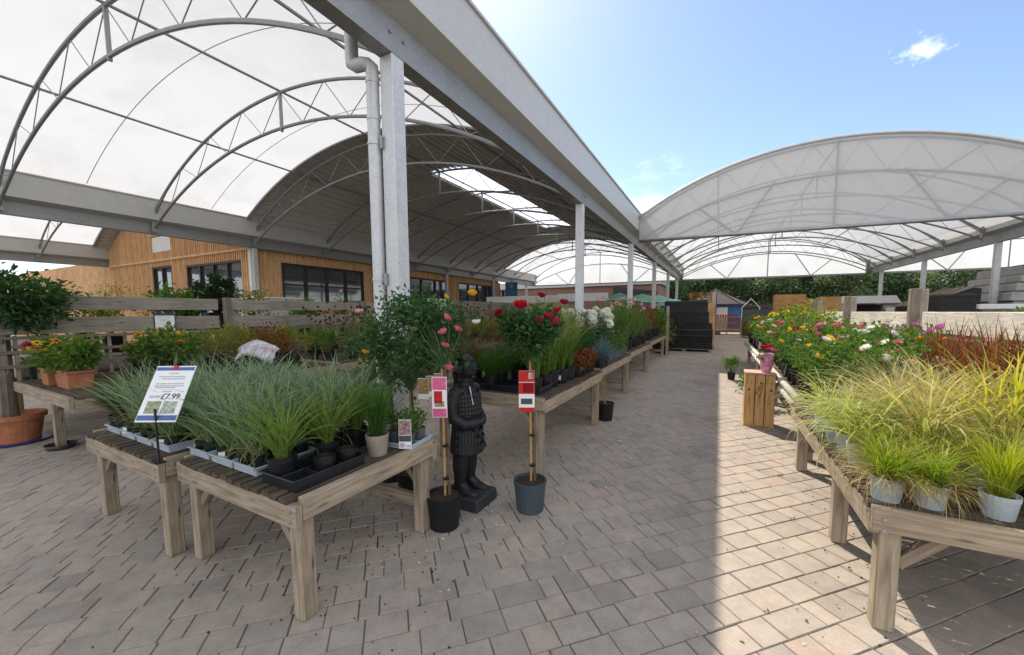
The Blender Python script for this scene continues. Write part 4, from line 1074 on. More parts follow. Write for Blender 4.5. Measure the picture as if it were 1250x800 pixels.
# ------------------------------------------------------------------ statue
st = thing('statue', (-1.84, 2.6, 0), 'black standing warrior statue with folded hands on a square plinth between the benches', 'statue')
m = MB(); m.box((.0, .0, .05), (.40, .32, .1), M_STATUE, taper=.96); m.build('plinth', st, bevel=.01)
def ell(m, rows, n=22):
    """rows: (z, cx, cy, rx, ry) stacked rings"""
    V = []; F = []
    for z, x, y, rx, ry in rows:
        for k in range(n):
            a = 2*PI*k/n; V.append((x+rx*math.cos(a), y+ry*math.sin(a), z))
    for i in range(len(rows)-1):
        for k in range(n):
            k2 = (k+1) % n; F.append((i*n+k, i*n+k2, (i+1)*n+k2, (i+1)*n+k))
    F.append(tuple(range(n))[::-1]); F.append(tuple((len(rows)-1)*n+k for k in range(n))); m.add(V, F, M_STATUE)
m = MB()
for sy in (-1, 1):         # legs, boots
    ell(m, [(.13, -.03, sy*.07, .05, .045), (.2, -.03, sy*.07, .05, .047), (.32, -.025, sy*.07, .066, .06), (.44, -.02, sy*.068, .07, .064), (.6, -.01, sy*.06, .08, .07)])
    ell(m, [(.1, .035, sy*.075, .115, .05), (.125, .03, sy*.075, .108, .048), (.15, -.005, sy*.073, .075, .044), (.19, -.03, sy*.07, .05, .042)])
    m.tube([(-.01, sy*.125, .97), (-.035, sy*.165, .86), (-.02, sy*.165, .76), (.06, sy*.12, .70), (.125, sy*.035, .705)], [.055, .062, .058, .052, .042], M_STATUE, 14)
    m.tube([(.11, sy*.05, .705), (.15, sy*.015, .715), (.165, -sy*.01, .73)], [.035, .032, .024], M_STATUE, 10)
    for k in range(4): m.tube([(.14, sy*.03, .69+k*.014), (.168, sy*.0, .692+k*.014), (.16, -sy*.025, .69+k*.014)], [.011, .0105, .008], M_STATUE, 6)
ell(m, [(.44, 0, 0, .135, .155), (.455, 0, 0, .142, .16), (.58, -.005, 0, .128, .148), (.7, -.012, 0, .105, .128), (.735, -.012, 0, .103, .127), (.82, -.012, 0, .115, .135), (.92, -.02, 0, .108, .145), (.985, -.025, 0, .08, .125), (1.01, -.022, 0, .065, .08)])
ell(m, [(.715, -.012, 0, .112, .136), (.74, -.012, 0, .114, .138), (.755, -.012, 0, .11, .134)])           # belt
ell(m, [(.99, -.018, 0, .07, .072), (1.03, -.015, 0, .062, .064), (1.05, -.012, 0, .066, .068), (1.06, -.012, 0, .05, .05)])
ell(m, [(1.04, -.01, 0, .045, .045), (1.07, -.005, 0, .05, .048), (1.085, .005, 0, .066, .056), (1.11, .01, 0, .078, .065), (1.15, .006, 0, .083, .071), (1.19, -.002, 0, .084, .073), (1.225, -.01, 0, .075, .066), (1.25, -.018, 0, .05, .046), (1.26, -.02, 0, .02, .02)])
ell(m, [(1.235, -.04, .0, .03, .03), (1.255, -.045, 0, .04, .04), (1.285, -.048, 0, .036, .036), (1.3, -.048, 0, .018, .018)])      # topknot
m.tube([(.083, 0, 1.175), (.1, 0, 1.14), (.084, 0, 1.128)], [.009, .014, .008], M_STATUE, 8)     # nose
m.tube([(.078, -.025, 1.104), (.09, 0, 1.106), (.078, .025, 1.104)], [.005, .008, .005], M_STATUE, 8)
m.tube([(.07, -.02, 1.078), (.082, 0, 1.074), (.07, .02, 1.078)], .012, M_STATUE, 8)
for sy in (-1, 1):
    m.tube([(.065, sy*.05, 1.168), (.086, sy*.03, 1.176), (.088, sy*.012, 1.17)], .008, M_STATUE, 6)
    m.tube([(.076, sy*.038, 1.152), (.084, sy*.026, 1.154), (.084, sy*.016, 1.152)], .0085, M_STATUE, 6)
    m.tube([(-.01, sy*.072, 1.17), (-.018, sy*.082, 1.15), (-.008, sy*.074, 1.115)], [.01, .016, .009], M_STATUE, 8)
    m.tube([(.05, sy*.105, .97), (.0, sy*.14, .985), (-.08, sy*.1, .97)], .02, M_STATUE, 8)
    for k in range(5): m.tube([(.03+.0*k, sy*(.02+.03*k), .71-.0*k), (.10-.015*k, sy*(.02+.035*k), .46)], .007, M_STATUE, 5)
m.tube([(.115, -.1, .7), (.15, .0, .58), (.125, .1, .47)], .01, M_STATUE, 6)
for z in (.78, .83, .88, .93): m.tube([(.09, -.08, z), (.11, 0, z-.012), (.09, .08, z)], .009, M_STATUE, 6)
bo = m.build('body', st, smooth=True)
pm = None                                        # lamellar armour on the chest, studs on the skirt
for z, rx, ry in ((.79, .122, .141), (.825, .124, .143), (.86, .123, .146), (.895, .12, .149), (.93, .112, .146)):
    pm = MB()
    for k in range(-6, 7):
        a = k*.2; pm.box((-.014+rx*math.cos(a), ry*math.sin(a), z), (.012, .024, .03), M_STATUE, Matrix.Rotation(a, 3, 'Z'))
    pm.build('armour_band', st, bevel=.003)
for z, rx, ry in ((.5, .144, .16), (.56, .138, .155), (.62, .129, .147), (.68, .116, .136)):
    pm = MB()
    for k in range(-8, 9):
        a = k*.19; pm.box((rx*math.cos(a), ry*math.sin(a), z), (.01, .02, .036), M_STATUE, Matrix.Rotation(a, 3, 'Z'))
    pm.build('armour_band', st, bevel=.003)
rm = bo.modifiers.new('remesh', 'REMESH'); rm.mode = 'VOXEL'; rm.voxel_size = .006; rm.use_smooth_shade = True
sm = bo.modifiers.new('smooth', 'SMOOTH'); sm.iterations = 1; sm.factor = .5
t = thing('paper_tag', (-1.775, 2.565, .93), 'long white paper tag hanging on the chest of the statue', 'tag')
m = MB(); m.box((.025, -.02, .0), (.004, .03, .15), M_WHITE, Matrix.Rotation(-.22, 3, 'Y') @ Matrix.Rotation(.5, 3, 'Z')); m.build('tag_strip', t)

# ------------------------------------------------------------------ standard roses
def standard(loc, label, cane_h, crown, nleaf, blooms, two, seed, potr=.135, poth=.25, leaf=L_ROSE, extra=None, size=(.03, .055), nclump=40, spread=.05, leafyc=None):
    t = thing('standard_rose', loc, label, 'rose tree')
    pot_mb(potr, poth, M_BLKPOT if seed != 71 else M_BLUEPOT).build('pot', t)
    m = MB(); m.tube([(.01, .0, poth-.03), (.0, .005, cane_h)], .009, M_CANE, 8); m.build('cane', t)
    m = MB(); m.tube([(.035, .02, poth-.03), (.03, .02, cane_h*.6), (.01, .01, cane_h)], [.012, .011, .01], M_BARK, 8)
    C = clumps(nclump, crown[1], crown[0], seed, .35)
    stems_mb(m, (0.01, .01, cane_h), C, .0035, .0015, M_GSTEM, seed, .06); m.build('stem', t)
    for k in range(2):
        m = MB(); z = poth+.12+k*.25; m.tube([(.018, .008, z-.008), (.018, .008, z+.008)], .026, M_BLACKM, 8); m.build('tie', t)
    V, F = leafcloud(C, nleaf, (spread,)*3, size, seed, .45, origin=(crown[0][0], crown[0][1], crown[0][2]-crown[1][2]*.5)); npmesh('foliage', V, F, [leaf], parent=t)
    rr = random.Random(seed)
    for bl, p in blooms:
        share(bl[0], 'bloom', t, p, (rr.uniform(.1, .9), rr.uniform(-.3, .5), rr.uniform(0, 6)))
    return t
def photo_label(t, loc, w_, h_, rz, bands, name='photo_label'):
    c = MB(); c.box((0, 0, 0), (w_, .003, h_), M_WHITE); o = c.build(name, t); o.location = loc; o.rotation_euler = (0, 0, rz)
    for nm, x, z, ww, hh, mt in bands:
        m = MB(); m.box((x, -.0025, z), (ww, .002, hh), mt); m.build(nm, o)
    return o
s1 = standard((-1.775, 2.2, 0), 'standard rose with pink blooms in black pot, pressed against the statue', 1.2, ((-.19, .07, 1.46), (.31, .28, .26)), 2400, [(B_PINK, (.14, -.12, 1.56)), (B_PINK, (.22, -.1, 1.48)), (B_PINK, (.13, -.13, 1.46)), (B_PINK, (.15, -.15, 1.37)), (B_PINK, (.2, -.17, 1.22)), (B_YEL, (.2, .12, 1.73)), (B_WHT, (.28, .05, 1.52))], True, 70)
photo_label(s1, (.0, -.03, .99), .11, .3, R(25), [('rose_photo', 0, .1, .1, .09, M_PINK), ('photo', -.01, .0, .06, .09, M_RED), ('photo', 0, -.115, .1, .06, M_PINK), ('print', 0, -.05, .07, .04, M_PHOTO)])
s2 = standard((-1.31, 2.72, 0), 'standard rose with round dark crown and red blooms in grey-blue pot', 1.25, ((.01, .0, 1.47), (.24, .24, .17)), 2900, [(B_REDL, (.0, -.16, 1.63)), (B_CRIM, (-.2, -.12, 1.58)), (B_RED, (.22, .03, 1.6)), (B_RED, (.2, -.1, 1.56)), (B_CRIM, (.16, -.14, 1.53)), (B_CRIM, (.05, .1, 1.72)), (B_CRIM, (.26, .06, 1.66)), (B_CRIM, (-.16, .1, 1.57)), (B_CRIM, (.24, -.02, 1.52))], True, 71, spread=.045, nclump=50)
photo_label(s2, (-.01, -.035, .98), .125, .33, R(25), [('rose_photo', 0, .12, .124, .088, M_RED), ('photo', .0, .025, .124, .09, M_RED), ('rose_photo', .01, .028, .08, .075, FM['red']), ('print', 0, -.08, .09, .045, M_INK), ('footer_band', 0, -.147, .124, .034, M_RED), ('sticker', .035, .125, .04, .05, M_WHITE)])
s3 = standard((-2.3, 2.42, 0), 'tall loose rose with mixed yellow and pale blooms, behind the right front bench', .95, ((-.08, .0, 1.38), (.48, .38, .36)), 2300, [(B_PALE, (-.34, -.2, 1.6)), (B_YEL, (-.18, -.3, 1.28)), (B_YEL, (-.36, -.18, 1.2)), (B_YEL, (.32, .1, 1.72)), (B_ORG, (.05, -.2, 1.62)), (B_PALE, (.25, -.2, 1.46))], True, 72, nclump=50, spread=.075, leaf=L_ROSE)
s4 = standard((-2.75, 2.62, 0), 'loose rose without open blooms, farther behind the right front bench', .9, ((0, 0, 1.15), (.36, .3, .34)), 1300, [(B_PALE, (.05, -.3, 1.25))], True, 73, nclump=36, spread=.06, leaf=L_ROSEL)
pl = thing('plant_label', (-1.83, 1.87, ZT+.012), 'upright plum coloured photo label beside the pale corner tray', 'label')
photo_label(pl, (0, 0, .1), .085, .2, R(28), [('photo', 0, .045, .08, .1, M_PHOTO3), ('band', 0, -.03, .08, .04, M_INK), ('print', -.02, -.075, .03, .03, M_INK2)], 'card')
m = MB(); t = thing('orange_plant_labels', (-2.0, 2.32, 1.0), 'bunch of orange photo labels hanging in the roses', 'labels')
for k in range(3): photo_label(t, (k*.06-.06, k*.03, .02*k), .09, .17, R(20+10*k), [('photo', 0, .02, .085, .12, M_PHOTO2)], 'label_card')
# pots standing on the ground
t = thing('empty_pot', (-1.45, 5.6, 0), 'black pot with bare canes on the ground beside the statue-side benches', 'pot'); pot_mb(.13, .26, M_BLKPOT).build('pot_body', t)
m = MB(); stems_mb(m, (0, 0, .24), [(-.1, -.05, .7), (-.05, .02, .78), (.0, -.06, .66)], .008, .005, M_CANE, 3, .02); m.build('canes', t)
t = thing('drip_saucer', (-6.95, 1.38, 0), 'shallow black bowl with a pale inside lying on the paving by the terracotta pot', 'bowl')
m = MB(); m.lathe([(.11, 0), (.14, .06), (.135, .06), (.105, .012), (.001, .01)], solid('bowl_rubber', (.03, .03, .03), .4), 20, cap=False); m.build('bowl_body', t, smooth=True); m = MB(); m.lathe([(.108, .018), (.001, .018)], M_GREYPOT, 18, cap=False); m.build('water', t)

# ------------------------------------------------------------------ statue-side benches (z .79)
Z2 = .79
BLN = 'on the bench row behind the statue'
def row(kind, xs, ys, desc, where, z, group, sc=(.9, 1.1)):
    n = 0
    for x in xs:
        for y in ys:
            kind.place((x+rnd.uniform(-.02, .02), y+rnd.uniform(-.02, .02), z), f'{desc} {where(n)}', group, rnd.uniform(*sc)); n += 1
G2 = 'plants on the benches behind the statue'
front_edge = lambda d: (lambda n: f'{ORD[n]} from the statue, {d}')
tb = tray((-1.95, 3.55, Z2), 'long black tray at the near end of the bench behind the statue', 5, 2, .17, M_BLKTRAY, 0, .06)
row(BALL, [-2.12], [3.42, 3.7, 4.0], 'round tuft of fine green grass', front_edge('third bench line back'), Z2+.012, G2, (1, 1.2))
row(BROWN, [-2.5], [3.4, 3.75], 'drooping brown sedge', front_edge('inner bench line'), Z2, G2, (1.1, 1.25))
row(BAMB, [-1.6], [3.48, 3.7, 3.92, 4.14, 4.36], 'tall upright grass in tagged black pot', front_edge('aisle edge'), Z2, G2, (1.0, 1.15))
row(BAMB, [-1.85], [3.85, 4.1, 4.36, 4.64, 4.9], 'tall upright grass', front_edge('second bench line'), Z2, G2, (1.0, 1.2))
row(HEUCH, [-1.56], [4.6, 4.78, 4.96, 5.14], 'low red-leaved plant in labelled pot', front_edge('aisle edge'), Z2, G2, (.95, 1.15))
row(DUSKY, [-2.15, -2.5], [4.3, 4.7, 5.1], 'dusky red-stemmed perennial', lambda n: f'in the {["third","inner"][n//3]} line of the first bench, {ORD[n%3]} from the statue', Z2, G2)
row(FESC, [-1.53], [5.48, 5.72], 'spiky ball of blue fescue', front_edge('aisle edge by the bench joint'), Z2, G2, (1.2, 1.35))
row(FINE, [-1.8], [5.25, 5.55], 'bright green grass in taupe pot', front_edge('second line at the bench joint'), Z2, G2, (1.1, 1.3))
row(DAHL, [-1.82, -2.2], [5.75, 6.2, 6.65], 'white pompon dahlia', lambda n: f'in the {["second","third"][n//3]} line of the second bench, {ORD[n%3]} from the statue', Z2, G2, (1, 1.2))
row(SMALL, [-1.63], [5.98, 6.18, 6.38, 6.58, 6.78, 6.98, 7.18, 7.38, 7.58], 'small perennial in grey pot', front_edge('aisle edge of the second bench'), Z2, G2)
row(SHRUB, [-2.65], [5.7, 6.2, 6.7, 7.2], 'leafy green shrub', front_edge('inner line of the second bench'), Z2, G2, (1.1, 1.3))
row(AIRY, [-1.95], [7.1, 7.5], 'airy tall perennial with pale blooms', front_edge('second line past the dahlias'), Z2, G2, (1.1, 1.25))
row(AIRY, [-1.75, -2.15], [8.05, 8.6, 9.15, 9.7, 10.3], 'airy tall perennial', lambda n: f'in the {["aisle","second"][n//5]} line of the third bench, {ORD[n%5]} from the near end', Z2, G2, (1.05, 1.3))
row(DUSKY, [-1.85, -2.3], [11.1, 11.7, 12.3], 'dusky red-flowered perennial', lambda n: f'in the {["aisle","inner"][n//3]} line of the far bench, {ORD[n%3]} from the near end', Z2, G2, (1.15, 1.35))
row(SHRUB, [-1.9, -2.4], [12.9, 13.5, 14.1], 'dark leafy shrub', lambda n: f'in the {["aisle","inner"][n//3]} line of the far bench, {ORD[n%3]} before its end post', Z2, G2, (1.1, 1.35))
row(ROSE['crimson'], [-2.55], [8.2, 8.9, 9.6, 10.3], 'crimson rose bush', front_edge('inner line of the third bench'), Z2, G2, (1.1, 1.2))
# shrubs on the ground by the wrapped pallet
SHRUB.place((-1.98, 15.95, 0), 'leafy shrub in a big pot just left of the black wrapped pallet', None, 2.1)
YELSH.place((-1.78, 15.4, 0), 'yellow-green shrub on the ground by the far bench post', None, 1.7)
FERN.place((-2.15, 16.3, 0), 'tall pale shrub half hidden behind the pallet-side pots', None, 1.6)

# ------------------------------------------------------------------ right bench
G3 = 'grasses on the right foreground bench'; Z3 = .65
row(LIME, [.79, .95], [2.53], 'low lime-green tuft in pale pot', lambda n: f'at the right bench front, {ORD[n]} from its corner', Z3, G3, (1.0, 1.2))
row(LIME, [.82, 1.02], [2.8], 'low lime-green tuft', lambda n: f'behind the front pots of the right bench, {["corner","inner"][n]} one', Z3, G3, (1.1, 1.25))
row(STIPA, [1.15, 1.36, 1.6], [2.56], 'fuzzy yellow-green feather grass in pale pot', lambda n: f'at the front rail, {ORD[n]} beyond the lime tufts', Z3, G3, (.9, 1.0))
row(GOLD, [.79], [3.05, 3.28, 3.52, 3.76], 'golden striped sedge spilling over the aisle side', lambda n: f'of the right bench, {ORD[n]} from its corner', Z3, G3, (.95, 1.1))
row(GOLD, [1.05], [3.0, 3.3], 'golden striped sedge', lambda n: f'one line in from the aisle, {["nearer","farther"][n]} one', Z3, G3, (1.0, 1.2))
row(STIPT, [1.08, 1.3], [3.0, 3.3, 3.6], 'tan drooping feather grass', lambda n: f'in the {["second","third"][n//3]} line of the right bench, {ORD[n%3]} from the front', Z3, G3, (.95, 1.15))
row(HAKO, [1.38, 1.66], [2.88, 3.15], 'broad-bladed golden grass', lambda n: f'{["left","right"][n//2]} {["front","rear"][n%2]} one near the pale fence', Z3, G3, (1.0, 1.15))
row(ROSE['white'], [.98], [4.05], 'white rose bush', lambda n: 'beside the last golden sedge at the aisle', Z3, G3)
row(ROSE['pale pink'], [1.3], [4.05], 'pale pink rose bush', lambda n: 'behind the tan feather grasses of the right bench', Z3, G3)
row(BLOOD, [1.52, 1.73, 1.94], [3.45, 3.8, 4.15], 'red blood grass', lambda n: f'in line {["one","two","three"][n//3]} back from the golden sedges, {ORD[n%3]} from the front', Z3, G3, (1.1, 1.3))
row(ROSE['pink'], [1.3], [4.5], 'pink rose bush', lambda n: 'among the golden grasses, in the middle line', Z3, G3)
row(ROSE['pale pink'], [1.9], [4.55], 'pale pink rose bush', lambda n: 'behind the red blood grass by the fence', Z3, G3)
row(ROSE['orange'], [1.6], [4.6], 'orange rose bush', lambda n: 'behind the red blood grass, nearer the aisle', Z3, G3)
row(BIGLF, [1.95], [3.15, 3.5], 'broad-leaved green shrub', lambda n: f'against the pale fence, {["nearer","farther"][n]} one', Z3, G3, (1.05, 1.15))
row(ROSE['yellow'], [.95], [4.4, 4.75], 'yellow rose bush', lambda n: f'at the aisle side past the golden sedges, {["nearer","farther"][n]} one', Z3, G3)
CO = ['red', 'pink', 'yellow', 'white', 'orange', 'pale pink', 'crimson', 'mauve']
pat = ['pale pink', 'pink', 'white', 'yellow', 'mauve', 'red', 'pale pink', 'crimson', 'yellow', 'orange', 'crimson', 'pink']
LN = ['aisle', 'middle', 'fence']
for li, x in enumerate((.97, 1.35, 1.75)):
    for k in range(23):
        y = 5.12+k*.402+rnd.uniform(-.03, .03); c = pat[(k*5+li*3) % 12] if k > 1 else ['pink', 'white', 'mauve'][li]
        ROSE[c].place((x+rnd.uniform(-.04, .04), y, Z3), f'{c} rose bush, {ORD[k]} from the crate end, {LN[li]} line of right bench', 'rose bushes on the right bench', rnd.uniform(.95, 1.2))
YELSH.place((1.5, 9.2, Z3), 'tall yellow-flowered shrub rising above the right bench roses', None, 1.75)
RUDB.place((1.35, 10.2, Z3), 'coneflower rising above the far roses of the right bench', None, 1.7)
SHRUB.place((.3, 10.3, 0), 'small shrub in black pot on the paving by the far right bench', None, .8)
SHRUB.place((.55, 7.6, 0), 'small bushy plant on the paving just beyond the upended crate', None, .9)
# crate and wrapped bouquet
ct = thing('wooden_crate', (.53, 6.35, 0), 'wooden fruit crate standing on end beside the right bench', 'crate')
for k in range(3):
    m = MB(); m.box(((k-1)*.117, -.15, .37), (.108, .012, .72), M_CRATE); m.build('face_board', ct, bevel=.003)
for k in range(3):
    m = MB(); m.box(((k-1)*.117, .15, .37), (.108, .012, .72), M_CRATE); m.build('back_board', ct)
for sx in (-1, 1):
    for k in range(2):
        m = MB(); m.box((sx*.171, (k-.5)*.145, .37), (.012, .135, .72), M_CRATE); m.build('side_board', ct)
for z in (.012, .745):
    m = MB(); m.box((0, 0, z), (.37, .33, .024), solid('pinkish_wood', (.5, .3, .24), .8) if z > .5 else M_CRATE); m.build('end_board', ct, bevel=.004)
for sx in (-1, 1):
    m = MB(); m.lathe([(.016, 0), (.012, .002)], solid('wood_knot', (.12, .05, .02), .8), 10); o = m.build('knot', ct); o.location = (sx*.13, -.1575, .52); o.rotation_euler = (R(90), 0, 0)
o = text('Zillas', .1, ct, (-.005, -.1575, .52), (R(90), R(-80), 0), solid('burnt_brand', (.1, .045, .02), .8), shear=.3)
bq = thing('wrapped_bouquet', (.6, 6.3, .757), 'pink wrapped bouquet standing on top of the upended crate', 'bouquet')
m = MB(); m.lathe([(.04, 0), (.055, .04), (.062, .12), (.075, .2), (.068, .21), (.05, .15), (.001, .14)], solid('pink_wrap', (.6, .1, .28), .35, var=.3, scale=30, col2=(.8, .5, .6)), 14, cap=False); m.build('wrap', bq, smooth=True)
for k in range(5): share((B_PINK if k < 3 else B_RED)[0], 'bloom', bq, (.05*math.cos(k*1.3), .04*math.sin(k*1.3), .23+.012*k), (.3*k-.5, .2, k))
V, F = leafcloud([(0, 0, .2)], 40, (.04, .04, .02), (.04, .07), 5); npmesh('foliage', V, F, [L_ROSEL], parent=bq)

# ------------------------------------------------------------------ left bench along the plank fence
Z4 = .78; G4 = 'plants on the bench along the plank fence'
for nm, x, y, w_, lb in (('terracotta_trough', -6.98, 1.42, .26, 'square terracotta pot at the end of the left bench'), ('terracotta_trough', -6.5, 1.45, .44, 'long terracotta trough at the end of the left bench')):
    t = thing(nm, (x, y, Z4), lb, 'trough')
    m = MB(); m.box((0, 0, .09), (w_*.88, .2, .18), M_TERRA, taper=1.1); m.box((0, 0, .186), (w_+.02, .235, .03), M_TERRA); m.build('trough_body', t, bevel=.006)
    m = MB(); m.box((0, 0, .203), (w_-.03, .18, .006), M_SOIL); m.build('soil', t)
RUDT = leafy_kind('coneflower', 'coneflower', None, (.17, (.17, .13, .13)), L_SHRUB, 520, (.04, .08), (.05, .05, .05), seed=55, blooms=(B_RUD+B_RUDY, 7, .1), stem=M_GSTEM)
RUDT.place((-6.98, 1.42, Z4+.205), 'orange coneflowers growing in the square terracotta pot', None, 1.05)
RUDT.place((-6.6, 1.45, Z4+.205), 'orange coneflowers at the left of the long terracotta trough', None, 1.1)
RUDT.place((-6.36, 1.45, Z4+.205), 'yellow coneflowers at the right of the long terracotta trough', None, 1.05)
seq = [(RUDB, 'coneflower', 1.15), (RUDB, 'coneflower', 1.0), (YELSH, 'yellow-green low shrub', 1.0), (REDSH, 'red-brown low shrub', 1.0), (YELSH, 'yellow-green low shrub', .95), (SHRUB, 'leafy green shrub', .9), (STALK, 'leggy plant with seed heads', 1.0), (STALK, 'leggy plant with seed heads', .95), (AIRY, 'airy green perennial', .9), (STALK, 'leggy plant with seed heads', 1.05), (SHRUB, 'leafy green shrub', .95)]
for li, x in enumerate((-5.95, -6.55, -7.2)):
    for k in range(22):
        if k == 0 and li < 2: continue
        kd, ds, sc_ = seq[(k+li*0) % 11] if k < 11 else seq[(k*3+li) % 11]
        kd.place((x+rnd.uniform(-.08, .08), 1.75+k*.52+rnd.uniform(-.1, .1), Z4), f'{ds}, {ORD[k]} from the bay tree, {["outer","middle","fence-side"][li]} line of left bench', G4, sc_*(.74 if li == 2 and k < 4 else 1.0)*rnd.uniform(.9, 1.12))
for k, (kd, ds, y, x, z, sc_) in enumerate(((FERN, 'feathery pale shrub', 2.4, -8.7, .78, 1.05), (FERN, 'feathery pale shrub', 3.0, -8.9, .78, .9), (SHRUB, 'leafy shrub', 3.25, -8.5, .78, 1.6), (BOXB, 'small clipped box ball', 3.45, -8.7, 1.1, .9), (BOXB, 'large clipped box ball', 4.0, -8.9, 1.05, 1.5), (YELSH, 'yellow-green shrub', 4.6, -8.6, .78, 1.7), (SHRUB, 'leafy shrub', 1.7, -8.7, .78, 1.5), (YELSH, 'yellow-green shrub', 2.0, -8.4, .78, 1.6), (SHRUB, 'leafy shrub', 5.6, -8.6, .78, 1.4), (AIRY, 'airy perennial', 6.6, -8.5, .78, 1.3), (SHRUB, 'leafy shrub', 8.2, -8.6, .78, 1.4))):
    kd.place((x, y, z+.22), f'{ds} beyond the plank fence, {ORD[k]} of the plants there', 'plants beyond the plank fence', sc_)
bench(-9.5, -8.05, 1.2, 9.2, .78, 'timber bench on the far side of the left plank fence', 'X')
t = thing('display_block', (-8.75, 5.1, .78), 'low grey plinth raising the plants beyond the plank fence', 'block'); m = MB(); m.box((0, 0, .11), (1.2, 7.6, .22), M_OLDG); m.build('block_body', t, bevel=.01)
# bay tree
bt_ = thing('bay_tree', (-7.8, 1.2, 0), 'bay tree with round leafy crown in a big terracotta pot at far left', 'tree')
m = MB(); m.lathe([(.19, .02), (.235, .3), (.235, .31), (.262, .31), (.265, .37), (.235, .37), (.225, .33), (.001, .32)], M_TERRA, 28, cap=False); m.lathe([(.27, 0), (.28, .03), (.2, .028)], solid('blue_saucer', (.03, .04, .12), .4), 24); m.build('pot', bt_, smooth=False)
m = MB(); m.tube([(.0, 0, .3), (-.03, .0, .8), (-.12, .02, 1.3), (-.08, .05, 1.5)], [.04, .034, .028, .02], M_BARK, 10)
C = clumps(50, (.46, .46, .42), (.0, .1, 1.8), 5, .35); stems_mb(m, (-.1, .03, 1.4), C, .012, .004, M_BARK, 5, .1); m.build('trunk', bt_)
V, F = leafcloud(C, 2300, (.075, .075, .07), (.07, .12), 8, .45, .42, .2); npmesh('crown', V, F, [L_BAY], parent=bt_)
bq.scale = (1.25, 1.25, 1.25)
t = thing('pink_flowering_plant', (-7.95, 1.45, .78), 'bright pink bloom at the left edge below the bay tree', 'plant'); pot_mb(.09, .16, M_BLKPOT).build('pot', t)
share(pompon_mb(FM['pink'], .09).build('bloom_source'), 'bloom', t, (.0, -.05, .42), (.8, 0, 0))
V, F = leafcloud([(0, 0, .25)], 90, (.08, .08, .07), (.04, .08), 9); npmesh('foliage', V, F, [L_SHRUB], parent=t)
# ------------------------------------------------------------------ far end of the aisle
def fbm_wrap(w_, d_, h_, steps, seed):
    """wrapped load: stacked slabs pulled in by film, with creases"""
    m = MB(); r = random.Random(seed); z = 0
    n = 26
    prof = []
    for (hh, s) in steps:
        k = max(2, int(hh/.05))
        for i in range(k):
            prof.append((z+hh*i/k, s*(1-.008*math.sin(PI*i/k)+r.uniform(-.003, .003))))
        z += hh
    prof.append((z, steps[-1][1]*.985))
    V = []; F = []
    per = 48
    for zz, s in prof:
        for k in range(per):
            a = k/per*4; e = int(a); f = a-e
            c = [(-1, -1), (1, -1), (1, 1), (-1, 1), (-1, -1)]
            x = c[e][0]+(c[e+1][0]-c[e][0])*f; y = c[e][1]+(c[e+1][1]-c[e][1])*f
            q = 1+.004*math.sin(k*2.3+zz*9)+r.uniform(-.003, .003)
            V.append((x*w_/2*s*q, y*d_/2*s*q, zz+.006*math.sin(k*.9+zz*5)))
    for i in range(len(prof)-1):
        for k in range(per):
            k2 = (k+1) % per; F.append((i*per+k, i*per+k2, (i+1)*per+k2, (i+1)*per+k))
    F.append(tuple((len(prof)-1)*per+k for k in range(per))); m.add(V, F, M_WRAP); return m
def pallet(parent, w_, d_, mat=M_OLD, name='pallet'):
    m = MB()
    for k in range(3): m.box(((k-1)*(w_/2-.05), 0, .06), (.1, d_, .09), mat)
    for k in range(7): m.box((0, -d_/2+.05+k*(d_-.1)/6, .115), (w_, .09, .02), mat)
    for k in range(3): m.box((0, (k-1)*(d_/2-.05), .008), (w_, .09, .016), mat)
    return m.build(name, parent)
wp = thing('wrapped_pallet', (-1.2, 17.3, 0), 'tall black stretch-wrapped pallet standing at the far end of the aisle', 'pallet')
pallet(wp, 1.95, 1.1)
o = fbm_wrap(2.0, 1.1, 2, [(.5, 1.0), (.28, .995), (.27, .97), (.45, .84), (.4, .79)], 3).build('wrapped_load', wp); o.location = (0, 0, .13)
t = thing('brick_pack', (-.75, 18.9, 0), 'orange brick pack on pallets seen over the black wrapped load', 'pallet')
pallet(t, 1.2, 1.0); m = MB(); m.box((0, 0, 1.05), (1.2, 1.0, 1.85), M_PLY); m.build('brick_load', t)
t = thing('pallet_stack', (-1.0, 26, 0), 'stack of empty timber pallets rising behind the black wrapped load', 'pallets')
for k in range(19): o = pallet(t, 1.2, 1.0, M_CRATE if k > 13 else M_OLD, 'pallet'); o.location.z = k*.145
# potting shelves
rk = thing('timber_rack', (.55, 31.2, 0), 'two-tier timber rack with slatted backs at the end of the aisle', 'rack')
for z in (.28, .78, 1.2):
    m = MB(); m.box((0, 0, z), (2.4, .7, .06), M_CRATE); m.build('shelf', rk)
for x in (-1.15, -.05, 1.1):
    m = MB(); m.box((x, -.3, .6), (.09, .09, 1.2), M_CRATE); m.build('upright', rk)
for z in (.53, 1.0):
    m = MB()
    for k in range(22): m.box((-1.1+k*.105, .2, z), (.07, .03, .4), M_PLY)
    m.build('slat_panel', rk)
for k in range(9):
    t = thing('red_pot', (-.25+k*.17, 31.15, 1.23), f'small red pot on top of the timber rack, {ORD[k]} from the left', 'pot', 'red pots on the timber rack'); m = MB(); m.lathe([(.05, 0), (.07, .12), (.075, .15), (.06, .15), (.055, .1)], M_RED, 8); m.build('pot_body', t)
t = thing('plywood_box', (1.55, 30.6, 0), 'orange plywood box standing at the right end of the timber rack', 'box'); m = MB(); m.box((0, 0, .5), (.5, .6, 1.0), M_CRATE); m.box((0, 0, 1.02), (.56, .66, .04), M_CRATE); m.build('box_body', t, bevel=.01)
t = thing('stone_block', (-.15, 30.0, 0), 'low grey stone block in front of the timber rack', 'stone'); m = MB(); m.box((0, 0, .12), (.55, .4, .24), M_GREYPOT); m.build('block_body', t, bevel=.03)
